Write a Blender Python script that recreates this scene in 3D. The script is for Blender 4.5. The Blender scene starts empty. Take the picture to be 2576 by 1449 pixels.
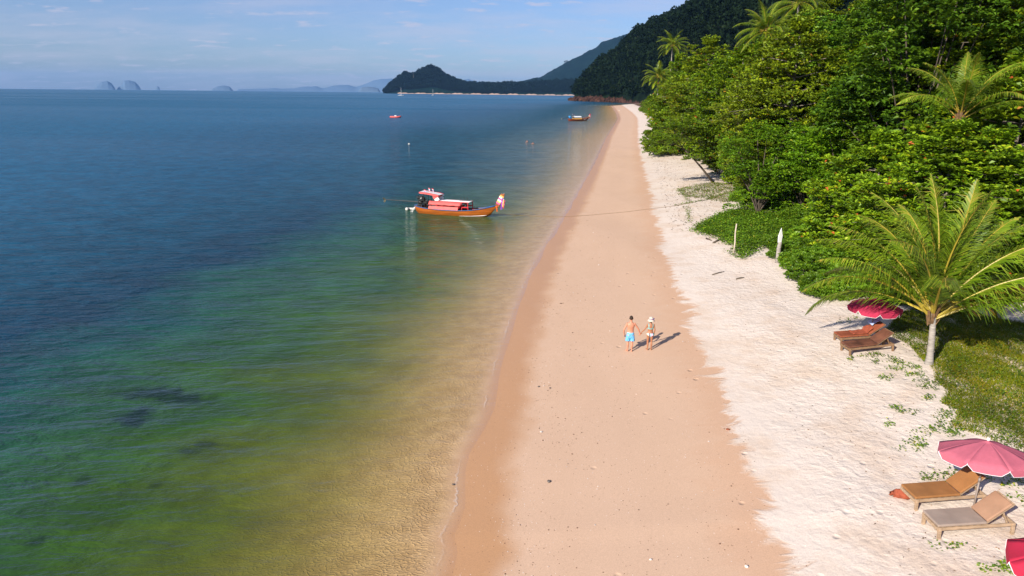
import bpy, bmesh, math, random
import numpy as np
from mathutils import Matrix, Vector, Euler

R = math.radians
random.seed(7)
rng = np.random.default_rng(7)
scene = bpy.context.scene
col = scene.collection

# ------------------------------------------------------------------ camera
CAM_H = 12.5
PITCH = R(15.8)
ROLL = R(0.59)
FPX = 1740.0                      # focal length in pixels of a 2576 px wide picture
cam_d = bpy.data.cameras.new("camera")
cam_d.sensor_width = 36.0
cam_d.lens = 36.0 * FPX / 2576.0
cam_d.clip_start = 0.5
cam_d.clip_end = 80000
cam = bpy.data.objects.new("camera", cam_d)
col.objects.link(cam)
cam.matrix_world = (Matrix.Translation((0, 0, CAM_H)) @ Matrix.Rotation(math.pi / 2 - PITCH, 4, 'X')
                    @ Matrix.Rotation(ROLL, 4, 'Z'))
scene.camera = cam

# ------------------------------------------------------------------ light
SUN_EL = R(28)
SUN_AZ = R(222.5)                 # clockwise from +Y
sun_dir = Vector((math.sin(SUN_AZ) * math.cos(SUN_EL), math.cos(SUN_AZ) * math.cos(SUN_EL), math.sin(SUN_EL)))
sd = bpy.data.lights.new("sun", 'SUN')
sd.energy = 4.3
sd.angle = R(0.5)
sd.color = (1.0, 0.93, 0.82)
so = bpy.data.objects.new("sun", sd)
so.rotation_euler = sun_dir.to_track_quat('Z', 'Y').to_euler()
so.location = (-40, -40, 60)
col.objects.link(so)

world = bpy.data.worlds.new("World")
scene.world = world
world.use_nodes = True
wn, wl = world.node_tree.nodes, world.node_tree.links
wn.clear()
w_out = wn.new('ShaderNodeOutputWorld')
w_bg = wn.new('ShaderNodeBackground')
w_bg.inputs['Strength'].default_value = 0.062
sky = wn.new('ShaderNodeTexSky')
sky.sky_type = 'NISHITA'
sky.sun_disc = False
sky.sun_elevation = SUN_EL
sky.sun_rotation = SUN_AZ
sky.altitude = 0
sky.air_density = 1.0
sky.dust_density = 0.6
sky.ozone_density = 2.5
tint = wn.new('ShaderNodeMix'); tint.data_type = 'RGBA'; tint.blend_type = 'MULTIPLY'
tint.inputs[0].default_value = 1.0
tint.inputs[7].default_value = (0.66, 0.84, 1.22, 1)
wl.new(sky.outputs[0], tint.inputs[6])
# small pale clouds: noise over the sky direction projected on a high sheet
tc = wn.new('ShaderNodeTexCoord')
sep = wn.new('ShaderNodeSeparateXYZ'); wl.new(tc.outputs['Generated'], sep.inputs[0])
def wmath(op, a, b=None):
    n = wn.new('ShaderNodeMath'); n.operation = op
    for i, v in enumerate((a, b)):
        if v is None: continue
        if isinstance(v, (int, float)): n.inputs[i].default_value = v
        else: wl.new(v, n.inputs[i])
    return n.outputs[0]
zz = wmath('ADD', wmath('MAXIMUM', sep.outputs[2], 0.0), 0.12)
cmb = wn.new('ShaderNodeCombineXYZ')
wl.new(wmath('DIVIDE', sep.outputs[0], zz), cmb.inputs[0])
wl.new(wmath('MULTIPLY', wmath('DIVIDE', sep.outputs[1], zz), 1.5), cmb.inputs[1])
def wnoise(scale, detail, rough=0.5):
    n = wn.new('ShaderNodeTexNoise'); n.inputs['Scale'].default_value = scale
    n.inputs['Detail'].default_value = detail; n.inputs['Roughness'].default_value = rough
    wl.new(cmb.outputs[0], n.inputs['Vector'])
    return n.outputs[0]
def wramp(v, a, b):
    n = wn.new('ShaderNodeMapRange'); n.interpolation_type = 'SMOOTHSTEP'
    wl.new(v, n.inputs[0]); n.inputs[1].default_value = a; n.inputs[2].default_value = b
    return n.outputs[0]
veil = wmath('ADD', wmath('MULTIPLY', wramp(wnoise(0.9, 6, 0.62), 0.40, 0.72), 0.34), 0.12)
puff = wmath('MULTIPLY', wramp(wnoise(3.4, 6, 0.6), 0.50, 0.70), 0.66)
cl = wmath('MAXIMUM', veil, puff)
cmix = wn.new('ShaderNodeMix'); cmix.data_type = 'RGBA'
wl.new(cl, cmix.inputs[0]); wl.new(tint.outputs[2], cmix.inputs[6])
cmix.inputs[7].default_value = (5.9, 5.7, 6.9, 1)
wl.new(cmix.outputs[2], w_bg.inputs['Color'])
wl.new(w_bg.outputs[0], w_out.inputs['Surface'])

vs = scene.view_settings
vs.view_transform = 'Standard'
vs.look = 'None'
vs.exposure = 0.82
vs.gamma = 1.0
vs.use_curve_mapping = False
scene.render.engine = 'CYCLES'
cy = scene.cycles
cy.use_denoising = True
cy.max_bounces = 8
cy.diffuse_bounces = 3
cy.glossy_bounces = 3
cy.transmission_bounces = 3
cy.transparent_max_bounces = 12
cy.volume_bounces = 0
cy.caustics_reflective = False
cy.caustics_refractive = False
cy.sample_clamp_indirect = 4

# ------------------------------------------------------------------ helpers
EARTH = 7.4e6
def tag(o, label=None, cat=None, group=None, kind=None):
    if label: o['label'] = label
    if cat: o['category'] = cat
    if group: o['group'] = group
    if kind: o['kind'] = kind
    return o

def link(o, parent=None):
    col.objects.link(o)
    if parent is not None: o.parent = parent
    return o

def empty(name, loc=(0, 0, 0), rz=0.0):
    o = bpy.data.objects.new(name, None)
    o.empty_display_size = 0.2
    o.location = loc
    o.rotation_euler = (0, 0, rz)
    return link(o)

def np_mesh(name, V, F, mats, fmat=None, attrs=None, smooth=False):
    """V (n,3), F (m,k) faces with equal corner count"""
    V = np.asarray(V, dtype=np.float32); F = np.asarray(F, dtype=np.int32)
    me = bpy.data.meshes.new(name)
    m, k = F.shape
    me.vertices.add(len(V)); me.vertices.foreach_set('co', V.ravel())
    me.loops.add(m * k); me.loops.foreach_set('vertex_index', F.ravel())
    me.polygons.add(m)
    me.polygons.foreach_set('loop_start', np.arange(0, m * k, k, dtype=np.int32))
    try: me.polygons.foreach_set('loop_total', np.full(m, k, dtype=np.int32))
    except Exception: pass
    for mt in (mats if isinstance(mats, (list, tuple)) else [mats]): me.materials.append(mt)
    if fmat is not None: me.polygons.foreach_set('material_index', np.asarray(fmat, dtype=np.int32))
    me.polygons.foreach_set('use_smooth', np.full(m, smooth, dtype=bool))
    if attrs:
        for an, av in attrs.items():
            a = me.attributes.new(an, 'FLOAT', 'POINT')
            a.data.foreach_set('value', np.asarray(av, dtype=np.float32))
    me.update(calc_edges=True)
    return me

def obj(name, me, parent=None, loc=None):
    o = bpy.data.objects.new(name, me)
    if loc is not None: o.location = loc
    return link(o, parent)

class MB:
    """collects simple shapes into one mesh"""
    def __init__(s): s.v = []; s.f = []; s.m = []
    def add(s, vs, fs, mi=0):
        b = len(s.v); s.v += [tuple(v) for v in vs]
        for f in fs: s.f.append([b + i for i in f]); s.m.append(mi)
    def box(s, c, size, mi=0, rot=None, taper=1.0):
        hx, hy, hz = [a / 2 for a in size]
        vs = []
        for z in (-1, 1):
            k = 1.0 if z < 0 else taper
            for x, y in ((-1, -1), (1, -1), (1, 1), (-1, 1)):
                p = Vector((x * hx * k, y * hy * k, z * hz))
                if rot is not None: p = rot @ p
                vs.append(p + Vector(c))
        s.add(vs, [(3, 2, 1, 0), (4, 5, 6, 7), (0, 1, 5, 4), (1, 2, 6, 5), (2, 3, 7, 6), (3, 0, 4, 7)], mi)
    def bar(s, a, b, w, h, mi=0, up=(0, 0, 1)):
        a, b = Vector(a), Vector(b); d = (b - a).normalized()
        u = Vector(up); sd_ = d.cross(u).normalized(); u = sd_.cross(d).normalized()
        vs = []
        for p in (a, b):
            for i, j in ((-1, -1), (1, -1), (1, 1), (-1, 1)):
                vs.append(p + sd_ * (i * w / 2) + u * (j * h / 2))
        s.add(vs, [(3, 2, 1, 0), (4, 5, 6, 7), (0, 1, 5, 4), (1, 2, 6, 5), (2, 3, 7, 6), (3, 0, 4, 7)], mi)
    def tube(s, pts, rad, n=8, mi=0, cap=True):
        pts = [Vector(p) for p in pts]
        if not isinstance(rad, (list, tuple)): rad = [rad] * len(pts)
        b = len(s.v); prev = None
        for i, p in enumerate(pts):
            t = (pts[min(i + 1, len(pts) - 1)] - pts[max(i - 1, 0)])
            t = t.normalized() if t.length > 1e-9 else Vector((0, 0, 1))
            if prev is None:
                ref = Vector((0, 0, 1)) if abs(t.z) < 0.9 else Vector((1, 0, 0))
                u = t.cross(ref).normalized()
            else:
                u = (prev - t * prev.dot(t)).normalized()
            prev = u; w = t.cross(u)
            for k in range(n):
                a = 2 * math.pi * k / n
                s.v.append(tuple(p + (u * math.cos(a) + w * math.sin(a)) * rad[i]))
        for i in range(len(pts) - 1):
            for k in range(n):
                s.f.append([b + i * n + k, b + i * n + (k + 1) % n, b + (i + 1) * n + (k + 1) % n, b + (i + 1) * n + k]); s.m.append(mi)
        if cap:
            s.f.append([b + k for k in range(n)][::-1]); s.m.append(mi)
            e = b + (len(pts) - 1) * n
            s.f.append([e + k for k in range(n)]); s.m.append(mi)
    def rings(s, rings, n=16, mi=0, cap=True):
        """rings: (centre, half width x, half depth y) horizontal ellipses"""
        b = len(s.v)
        for (c, hx, hy) in rings:
            for k in range(n):
                a = 2 * math.pi * k / n
                s.v.append((c[0] + hx * math.cos(a), c[1] + hy * math.sin(a), c[2]))
        for i in range(len(rings) - 1):
            for k in range(n):
                s.f.append([b + i * n + k, b + i * n + (k + 1) % n, b + (i + 1) * n + (k + 1) % n, b + (i + 1) * n + k]); s.m.append(mi)
        if cap:
            s.f.append([b + k for k in range(n)][::-1]); s.m.append(mi)
            e = b + (len(rings) - 1) * n
            s.f.append([e + k for k in range(n)]); s.m.append(mi)
    def ball(s, c, r, nu=12, nv=8, mi=0):
        rx, ry, rz = r if isinstance(r, (list, tuple)) else (r, r, r)
        rs = []
        for j in range(nv + 1):
            t = math.pi * (0.02 + 0.96 * j / nv)
            rs.append(((c[0], c[1], c[2] - rz * math.cos(t)), rx * math.sin(t), ry * math.sin(t)))
        s.rings(rs, nu, mi)
    def mesh(s, name, mats, smooth=False):
        me = bpy.data.meshes.new(name)
        me.from_pydata(s.v, [], s.f)
        for mt in (mats if isinstance(mats, (list, tuple)) else [mats]): me.materials.append(mt)
        me.polygons.foreach_set('material_index', s.m)
        me.polygons.foreach_set('use_smooth', [smooth] * len(s.f))
        me.update()
        return me
    def build(s, name, mats, parent=None, smooth=False, bevel=0.0):
        o = obj(name, s.mesh(name, mats, smooth), parent)
        if bevel:
            b = o.modifiers.new('bevel', 'BEVEL'); b.width = bevel; b.segments = 2; b.limit_method = 'ANGLE'
        return o

# ---- materials
MATS = {}
def new_mat(name):
    m = bpy.data.materials.new(name); m.use_nodes = True
    m.node_tree.nodes.clear()
    return m, m.node_tree.nodes, m.node_tree.links
def N(nodes, t, **kw):
    n = nodes.new(t)
    for k, v in kw.items():
        if k in n.inputs: n.inputs[k].default_value = v
        else: setattr(n, k, v)
    return n
def simple(name, c, rough=0.6, spec=0.3, metal=0.0, var=0.15, scale=6.0, bump=0.0, stretch=(1, 1, 1), coord='Object'):
    """plain material with a little procedural wear"""
    m, n, l = new_mat(name)
    o = N(n, 'ShaderNodeOutputMaterial'); p = N(n, 'ShaderNodeBsdfPrincipled')
    p.inputs['Roughness'].default_value = rough; p.inputs['Metallic'].default_value = metal
    p.inputs['Specular IOR Level'].default_value = spec
    t = N(n, 'ShaderNodeTexCoord'); mp = N(n, 'ShaderNodeMapping'); mp.inputs['Scale'].default_value = stretch
    l.new(t.outputs[coord], mp.inputs[0])
    nz = N(n, 'ShaderNodeTexNoise'); nz.inputs['Scale'].default_value = scale; nz.inputs['Detail'].default_value = 5
    l.new(mp.outputs[0], nz.inputs['Vector'])
    mr = N(n, 'ShaderNodeMapRange'); mr.inputs[1].default_value = 0.3; mr.inputs[2].default_value = 0.7
    mr.inputs[3].default_value = 1 - var; mr.inputs[4].default_value = 1 + var
    l.new(nz.outputs[0], mr.inputs[0])
    mx = N(n, 'ShaderNodeVectorMath', operation='SCALE'); mx.inputs[0].default_value = c[:3]
    l.new(mr.outputs[0], mx.inputs['Scale'])
    l.new(mx.outputs[0], p.inputs['Base Color'])
    if bump:
        b = N(n, 'ShaderNodeBump'); b.inputs['Strength'].default_value = 1.0; b.inputs['Distance'].default_value = bump
        l.new(nz.outputs[0], b.inputs['Height']); l.new(b.outputs[0], p.inputs['Normal'])
    l.new(p.outputs[0], o.inputs[0])
    return m

# ------------------------------------------------------------------ picture -> place
RM = cam.matrix_world.to_3x3()
def ray(px, py):
    d = RM @ Vector(((px - 1288) / FPX, -(py - 724.5) / FPX, -1.0))
    return d.normalized()
def on_z(px, py, z=0.0):
    d = ray(px, py); s = (z - CAM_H) / d.z
    return Vector((d.x * s, d.y * s, z))
def at_dist(px, py, dist):
    """point on the ray at horizontal distance dist"""
    d = ray(px, py); s = dist / math.hypot(d.x, d.y)
    return Vector((d.x * s, d.y * s, CAM_H + d.z * s))

SHORE_PX = [(1118, 1460), (1121, 1449), (1139, 1387), (1128, 1347), (1150, 1310), (1166, 1273), (1169, 1187), (1180, 1139), (1215, 1073),
            (1233, 1029), (1247, 960), (1264, 900), (1285, 830), (1308, 765), (1330, 705), (1362, 640), (1402, 575),
            (1440, 510), (1474, 450), (1500, 400), (1526, 345), (1545, 315), (1554, 300), (1552, 288), (1545, 275), (1538, 266)]
_s = [on_z(*p) for p in SHORE_PX]
_sy = np.array([p.y for p in _s]); _sx = np.array([p.x for p in _s])
o_ = np.argsort(_sy); _sy, _sx = _sy[o_], _sx[o_]
_sy = np.concatenate([[-400, 5], _sy, [_sy[-1] + 150, 1500, 1700, 4000, 60000]])
_sx = np.concatenate([[_sx[0] - 20, _sx[0] - 0.8], _sx, [_sx[-1] + 60, 330, 900, 9000, 60000]])
def shore_x(y): return np.interp(y, _sy, _sx)
PROF_D = [-90, -60, -30, -20, -10, -5, -2, 0, 2, 6, 10, 14, 18, 24, 40, 120, 400]
PROF_Z = [-5, -4, -2.6, -1.8, -.75, -.35, -.12, 0, .12, .42, .80, 1.30, 1.70, 1.95, 3.0, 20, 60]
_ph = rng.uniform(0, 6.28, (10, 2)); _fr = rng.normal(0, 1, (10, 2))
def wob(x, y, sc):
    """cheap smooth noise, about -1..1"""
    v = 0
    for i in range(8):
        v = v + np.sin((_fr[i, 0] * x + _fr[i, 1] * y) / sc + _ph[i, 0])
    return v / 4.0
def ground(x, y):
    x = np.asarray(x, float); y = np.asarray(y, float)
    d = x - shore_x(y)
    z = np.interp(d, PROF_D, PROF_Z)
    land = np.clip(d / 12, 0, 1)
    z = z + land * 0.10 * wob(x, y, 3.0) + np.clip((d - 11) / 4, 0, 1) * 0.022 * wob(x, y + 50, 0.55)
    z = z + 0.012 * wob(x, y, 1.3) * np.clip(1 - np.abs(d) / 6, 0, 1)
    return z
def gz(x, y): return float(ground(x, y))
def hit(px, py):
    d = ray(px, py); s = 5.0
    o = Vector((0, 0, CAM_H))
    p = o + d * s
    while s < 3000:
        p = o + d * s
        h = p.z - max(gz(p.x, p.y), 0.0)
        if h < 0.004: break
        s += max(0.003, h * 0.7)
    return Vector((p.x, p.y, max(gz(p.x, p.y), 0.0)))
# ------------------------------------------------------------------ setting: beach, sea, hills, haze
def math_n(n, l, op, a, b=None, clamp=False):
    k = n.new('ShaderNodeMath'); k.operation = op; k.use_clamp = clamp
    for i, v in enumerate((a, b)):
        if v is None: continue
        if isinstance(v, (int, float)): k.inputs[i].default_value = v
        else: l.new(v, k.inputs[i])
    return k.outputs[0]
def noise_n(n, l, vec, scale, detail=4, rough=0.5, stretch=None, dist=0.0):
    if stretch is not None:
        mp = n.new('ShaderNodeMapping'); mp.inputs['Scale'].default_value = stretch
        l.new(vec, mp.inputs[0]); vec = mp.outputs[0]
    k = n.new('ShaderNodeTexNoise'); k.inputs['Scale'].default_value = scale
    k.inputs['Detail'].default_value = detail; k.inputs['Roughness'].default_value = rough
    k.inputs['Distortion'].default_value = dist
    l.new(vec, k.inputs['Vector'])
    return k.outputs[0]
def step_n(n, l, v, a, b, lo=0.0, hi=1.0):
    k = n.new('ShaderNodeMapRange'); k.interpolation_type = 'SMOOTHSTEP'
    if isinstance(v, (int, float)): k.inputs[0].default_value = v
    else: l.new(v, k.inputs[0])
    k.inputs[1].default_value = a; k.inputs[2].default_value = b
    k.inputs[3].default_value = lo; k.inputs[4].default_value = hi
    return k.outputs[0]
def mix_n(n, l, f, a, b, blend='MIX'):
    k = n.new('ShaderNodeMix'); k.data_type = 'RGBA'; k.blend_type = blend
    for i, v in ((0, f), (6, a), (7, b)):
        if isinstance(v, (int, float)): k.inputs[i].default_value = v
        elif isinstance(v, tuple): k.inputs[i].default_value = (*v[:3], 1)
        else: l.new(v, k.inputs[i])
    return k.outputs[2]
def attr_n(n, name):
    a = n.new('ShaderNodeAttribute'); a.attribute_name = name
    return a.outputs['Fac']
def ramp_n(n, l, fac, stops, interp='LINEAR'):
    k = n.new('ShaderNodeValToRGB'); k.color_ramp.interpolation = interp
    e = k.color_ramp.elements
    while len(e) < len(stops): e.new(0.5)
    for i, (p, c) in enumerate(stops):
        e[i].position = p; e[i].color = (*c[:3], 1) if len(c) < 4 else c
    l.new(fac, k.inputs[0])
    return k.outputs[0]

# ---- sand
m_sand, n, l = new_mat("sand")
o = N(n, 'ShaderNodeOutputMaterial'); p = N(n, 'ShaderNodeBsdfPrincipled')
geo = n.new('ShaderNodeNewGeometry'); pos = geo.outputs['Position']
d = attr_n(n, 'inland'); de = attr_n(n, 'dry_edge')
rib = noise_n(n, l, pos, 0.62, 9, 0.68, (0.72, 1.25, 1.0), 1.1)
big = noise_n(n, l, pos, 0.16, 3, 0.5)
dd = math_n(n, l, 'ADD', de, math_n(n, l, 'MULTIPLY', math_n(n, l, 'SUBTRACT', rib, 0.5), 3.6))
dd = math_n(n, l, 'ADD', dd, math_n(n, l, 'MULTIPLY', math_n(n, l, 'SUBTRACT', big, 0.5), 2.0))
dry = step_n(n, l, dd, -0.10, 0.50)
fine = noise_n(n, l, pos, 26, 4, 0.7)
tan_c = mix_n(n, l, noise_n(n, l, pos, 0.35, 5, 0.6, (1.3, 0.5, 1)), (0.545, 0.36, 0.24), (0.62, 0.42, 0.29))
# wetter, darker band just above the water and a damp line under the dry sand
wetn = math_n(n, l, 'ADD', d, math_n(n, l, 'MULTIPLY', math_n(n, l, 'SUBTRACT', noise_n(n, l, pos, 0.5, 4), 0.5), 1.6))
wet = math_n(n, l, 'MULTIPLY', math_n(n, l, 'SUBTRACT', 1.0, step_n(n, l, wetn, 0.9, 2.2)), step_n(n, l, d, -0.7, 0.15, 0.1, 1.0))
tan_c = mix_n(n, l, math_n(n, l, 'MULTIPLY', wet, 1.0), tan_c, (0.49, 0.27, 0.135))
damp = math_n(n, l, 'MULTIPLY', step_n(n, l, dd, -2.2, -0.1), 0.45)
tan_c = mix_n(n, l, damp, tan_c, (0.54, 0.315, 0.19))
dry_c = mix_n(n, l, step_n(n, l, noise_n(n, l, pos, 0.5, 6, 0.65), 0.42, 0.7), (0.69, 0.585, 0.495), (0.62, 0.49, 0.385))
tan_c = mix_n(n, l, step_n(n, l, d, -0.9, 0.1, 0.9, 0.0), tan_c, mix_n(n, l, step_n(n, l, noise_n(n, l, pos, 1.3, 6, 0.65), 0.35, 0.65), (0.47, 0.315, 0.165), (0.60, 0.425, 0.245)))
c = mix_n(n, l, dry, tan_c, dry_c)
grain = step_n(n, l, fine, 0.3, 0.7, 0.90, 1.08)
c = mix_n(n, l, 1.0, c, grain, 'MULTIPLY')
# small shell and gravel specks bedded in the damp sand
vor = n.new('ShaderNodeTexVoronoi'); vor.inputs['Scale'].default_value = 9.0; vor.inputs['Randomness'].default_value = 1.0
l.new(pos, vor.inputs['Vector'])
vd = math_n(n, l, 'LESS_THAN', vor.outputs['Distance'], 0.13)
sepc = n.new('ShaderNodeSeparateColor'); l.new(vor.outputs['Color'], sepc.inputs[0])
band = math_n(n, l, 'MULTIPLY', step_n(n, l, d, -7.0, 1.5, 0.25, 1.0), step_n(n, l, d, 4.0, 10.0, 1.0, 0.25))
cluster = step_n(n, l, noise_n(n, l, pos, 0.6, 5, 0.65), 0.40, 0.62, 0.12, 1.0)
on = math_n(n, l, 'LESS_THAN', sepc.outputs[0], math_n(n, l, 'MULTIPLY', math_n(n, l, 'MULTIPLY', band, cluster), 0.75))
spk = math_n(n, l, 'MULTIPLY', math_n(n, l, 'MULTIPLY', vd, on), math_n(n, l, 'SUBTRACT', 1.0, math_n(n, l, 'MULTIPLY', dry, 0.8)))
spc = ramp_n(n, l, sepc.outputs[1], [(0.0, (0.16, 0.08, 0.04)), (0.45, (0.25, 0.13, 0.07)), (0.5, (0.75, 0.62, 0.52)), (1.0, (0.8, 0.72, 0.66))], 'CONSTANT')
c = mix_n(n, l, spk, c, spc)
# leaf litter and dark soil under the trees
lit = math_n(n, l, 'MULTIPLY', attr_n(n, 'litter'), 1.0)
litn = step_n(n, l, math_n(n, l, 'ADD', lit, math_n(n, l, 'MULTIPLY', math_n(n, l, 'SUBTRACT', noise_n(n, l, pos, 0.7, 6, 0.65), 0.5), 1.3)), 0.45, 0.75)
c = mix_n(n, l, litn, c, mix_n(n, l, fine, (0.05, 0.030, 0.015), (0.16, 0.085, 0.04)))
l.new(c, p.inputs['Base Color'])
l.new(step_n(n, l, wet, 0.0, 1.0, 0.9, 0.42), p.inputs['Roughness'])
p.inputs['Specular IOR Level'].default_value = 0.22
# footprints in the dry sand, ripples under water
fp = n.new('ShaderNodeTexVoronoi'); fp.feature = 'SMOOTH_F1'; fp.inputs['Scale'].default_value = 2.9; fp.inputs['Smoothness'].default_value = 0.6
mp = n.new('ShaderNodeMapping'); mp.inputs['Scale'].default_value = (1.0, 0.8, 1); mp.inputs['Rotation'].default_value = (0, 0, 0.5)
nd = n.new('ShaderNodeTexNoise'); nd.inputs['Scale'].default_value = 1.6; nd.inputs['Detail'].default_value = 3; l.new(pos, nd.inputs['Vector'])
wv = n.new('ShaderNodeVectorMath'); wv.operation = 'MULTIPLY_ADD'; l.new(nd.outputs['Color'], wv.inputs[0]); wv.inputs[1].default_value = (0.9, 0.9, 0); l.new(pos, wv.inputs[2])
l.new(wv.outputs[0], mp.inputs[0]); l.new(mp.outputs[0], fp.inputs['Vector'])
hdry = math_n(n, l, 'ADD', math_n(n, l, 'MULTIPLY', fp.outputs['Distance'], 0.7), math_n(n, l, 'MULTIPLY', noise_n(n, l, pos, 5.5, 5, 0.65), 0.9))
hdry = math_n(n, l, 'MULTIPLY', hdry, math_n(n, l, 'ADD', math_n(n, l, 'MULTIPLY', dry, step_n(n, l, dd, 0.5, 3.5, 0.35, 1.0)), 0.04))
hfine = math_n(n, l, 'MULTIPLY', fine, 0.03)
# sparse prints across the firm sand
fv = n.new('ShaderNodeTexVoronoi'); fv.inputs['Scale'].default_value = 1.15; l.new(pos, fv.inputs['Vector'])
fs = n.new('ShaderNodeSeparateColor'); l.new(fv.outputs['Color'], fs.inputs[0])
dent = math_n(n, l, 'MULTIPLY', step_n(n, l, fv.outputs['Distance'], 0.05, 0.16, 1.0, 0.0), math_n(n, l, 'LESS_THAN', fs.outputs[0], 0.30))
dent = math_n(n, l, 'MULTIPLY', dent, math_n(n, l, 'MULTIPLY', step_n(n, l, d, 3.0, 5.5), -0.65))
wave = n.new('ShaderNodeTexWave'); wave.wave_type = 'BANDS'; wave.inputs['Scale'].default_value = 2.6
wave.inputs['Distortion'].default_value = 5.0; wave.inputs['Detail'].default_value = 3; wave.inputs['Detail Scale'].default_value = 1.6
mpw = n.new('ShaderNodeMapping'); mpw.inputs['Rotation'].default_value = (0, 0, R(38)); l.new(pos, mpw.inputs[0]); l.new(mpw.outputs[0], wave.inputs['Vector'])
sub = step_n(n, l, d, -1.2, -0.1, 1.0, 0.0)
wv2 = n.new('ShaderNodeTexVoronoi'); wv2.feature = 'DISTANCE_TO_EDGE'; wv2.inputs['Scale'].default_value = 6.5
mpr = n.new('ShaderNodeMapping'); mpr.inputs['Rotation'].default_value = (0, 0, R(-25)); mpr.inputs['Scale'].default_value = (0.75, 1.6, 1)
wv3 = n.new('ShaderNodeVectorMath'); wv3.operation = 'MULTIPLY_ADD'; l.new(nd.outputs['Color'], wv3.inputs[0]); wv3.inputs[1].default_value = (0.6, 0.6, 0); l.new(pos, wv3.inputs[2])
l.new(wv3.outputs[0], mpr.inputs[0]); l.new(mpr.outputs[0], wv2.inputs['Vector'])
rip = step_n(n, l, wv2.outputs['Distance'], 0.0, 0.22, 1.0, 0.0)  # ridge net shaped to suggest rippling light on the seabed
hw = math_n(n, l, 'MULTIPLY', math_n(n, l, 'ADD', math_n(n, l, 'MULTIPLY', wave.outputs['Fac'], 0.16), math_n(n, l, 'MULTIPLY', rip, 0.30)), sub)
h = math_n(n, l, 'ADD', math_n(n, l, 'ADD', hdry, hfine), math_n(n, l, 'ADD', dent, hw))
bp = n.new('ShaderNodeBump'); bp.inputs['Strength'].default_value = 1.0; bp.inputs['Distance'].default_value = 0.050
l.new(h, bp.inputs['Height']); l.new(bp.outputs[0], p.inputs['Normal'])
l.new(p.outputs[0], o.inputs[0])

def grid_faces(nr, nc):
    a = np.arange(nr * nc).reshape(nr, nc)
    return np.stack([a[:-1, :-1], a[:-1, 1:], a[1:, 1:], a[1:, :-1]], -1).reshape(-1, 4)
TREE_Y = np.array([-100, 30, 36, 47, 70, 83, 125, 245, 400, 800, 2000])
TREE_D = np.array([34, 30, 25, 22, 21, 20, 17, 16, 18, 20, 20])
def tree_d(y): return np.interp(y, TREE_Y, TREE_D)
ys = np.concatenate([np.linspace(-60, 4, 14), np.geomspace(6, 1000, 420)])
ds = np.concatenate([np.linspace(-90, -14, 12), np.linspace(-12, -4.4, 16), np.linspace(-4.2, 4.2, 50), np.linspace(4.5, 30, 110), np.geomspace(31, 420, 30)])
DD, YY = np.meshgrid(ds, ys)
XX = shore_x(YY) + DD
ZZ = ground(XX, YY)
V = np.stack([XX, YY, ZZ], -1).reshape(-1, 3)
EDGE_Y = [-100, 15, 23, 33, 58, 132, 300, 1000]; EDGE_D = [8.5, 8.9, 9.5, 9.4, 9.4, 8.6, 9.5, 11]
dry_edge = DD - np.interp(YY, EDGE_Y, EDGE_D)
litter = np.clip((DD - tree_d(YY)) / 6 + 0.1, 0, 1)
me = np_mesh("beach", V, grid_faces(len(ys), len(ds)), m_sand,
             attrs={'inland': DD.ravel(), 'dry_edge': dry_edge.ravel(), 'litter': litter.ravel()}, smooth=True)
tag(obj("beach", me), "pale sandy beach running along the water, damp tan below and dry white above", kind='structure')

# ---- sea
m_sea, n, l = new_mat("sea_water")
o = N(n, 'ShaderNodeOutputMaterial')
geo = n.new('ShaderNodeNewGeometry'); pos = geo.outputs['Position']
off = attr_n(n, 'offshore')
nz = noise_n(n, l, pos, 0.11, 5, 0.6, (0.6, 1.4, 1))
spy = n.new('ShaderNodeSeparateXYZ'); l.new(pos, spy.inputs[0])
off_raw = off
off = math_n(n, l, 'MULTIPLY', off, step_n(n, l, spy.outputs[1], 45.0, 190.0, 1.0, 0.50))   # the bottom shelves more gently further along
offw = math_n(n, l, 'ADD', off, math_n(n, l, 'MULTIPLY', math_n(n, l, 'MULTIPLY', math_n(n, l, 'SUBTRACT', nz, 0.5), 14.0), step_n(n, l, off, 1.0, 14.0)))
fr = math_n(n, l, 'DIVIDE', offw, 80.0, clamp=True)
body = ramp_n(n, l, fr, [(0.0, (0.55, 0.38, 0.20)), (2.2 / 80, (0.40, 0.31, 0.13)), (4.3 / 80, (0.20, 0.19, 0.045)), (7 / 80, (0.085, 0.122, 0.014)), (11 / 80, (0.034, 0.088, 0.010)),
                         (17 / 80, (0.016, 0.072, 0.034)), (21 / 80, (0.006, 0.052, 0.050)), (24.5 / 80, (0.002, 0.028, 0.052)), (34 / 80, (0.002, 0.050, 0.092)), (1.0, (0.002, 0.088, 0.172))])
opac = ramp_n(n, l, fr, [(0.0, (0, 0, 0)), (1.0 / 80, (.10, .10, .10)), (3 / 80, (.28, .28, .28)), (6.5 / 80, (.64, .64, .64)), (11 / 80, (.88, .88, .88)), (22 / 80, (1, 1, 1))])
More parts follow.
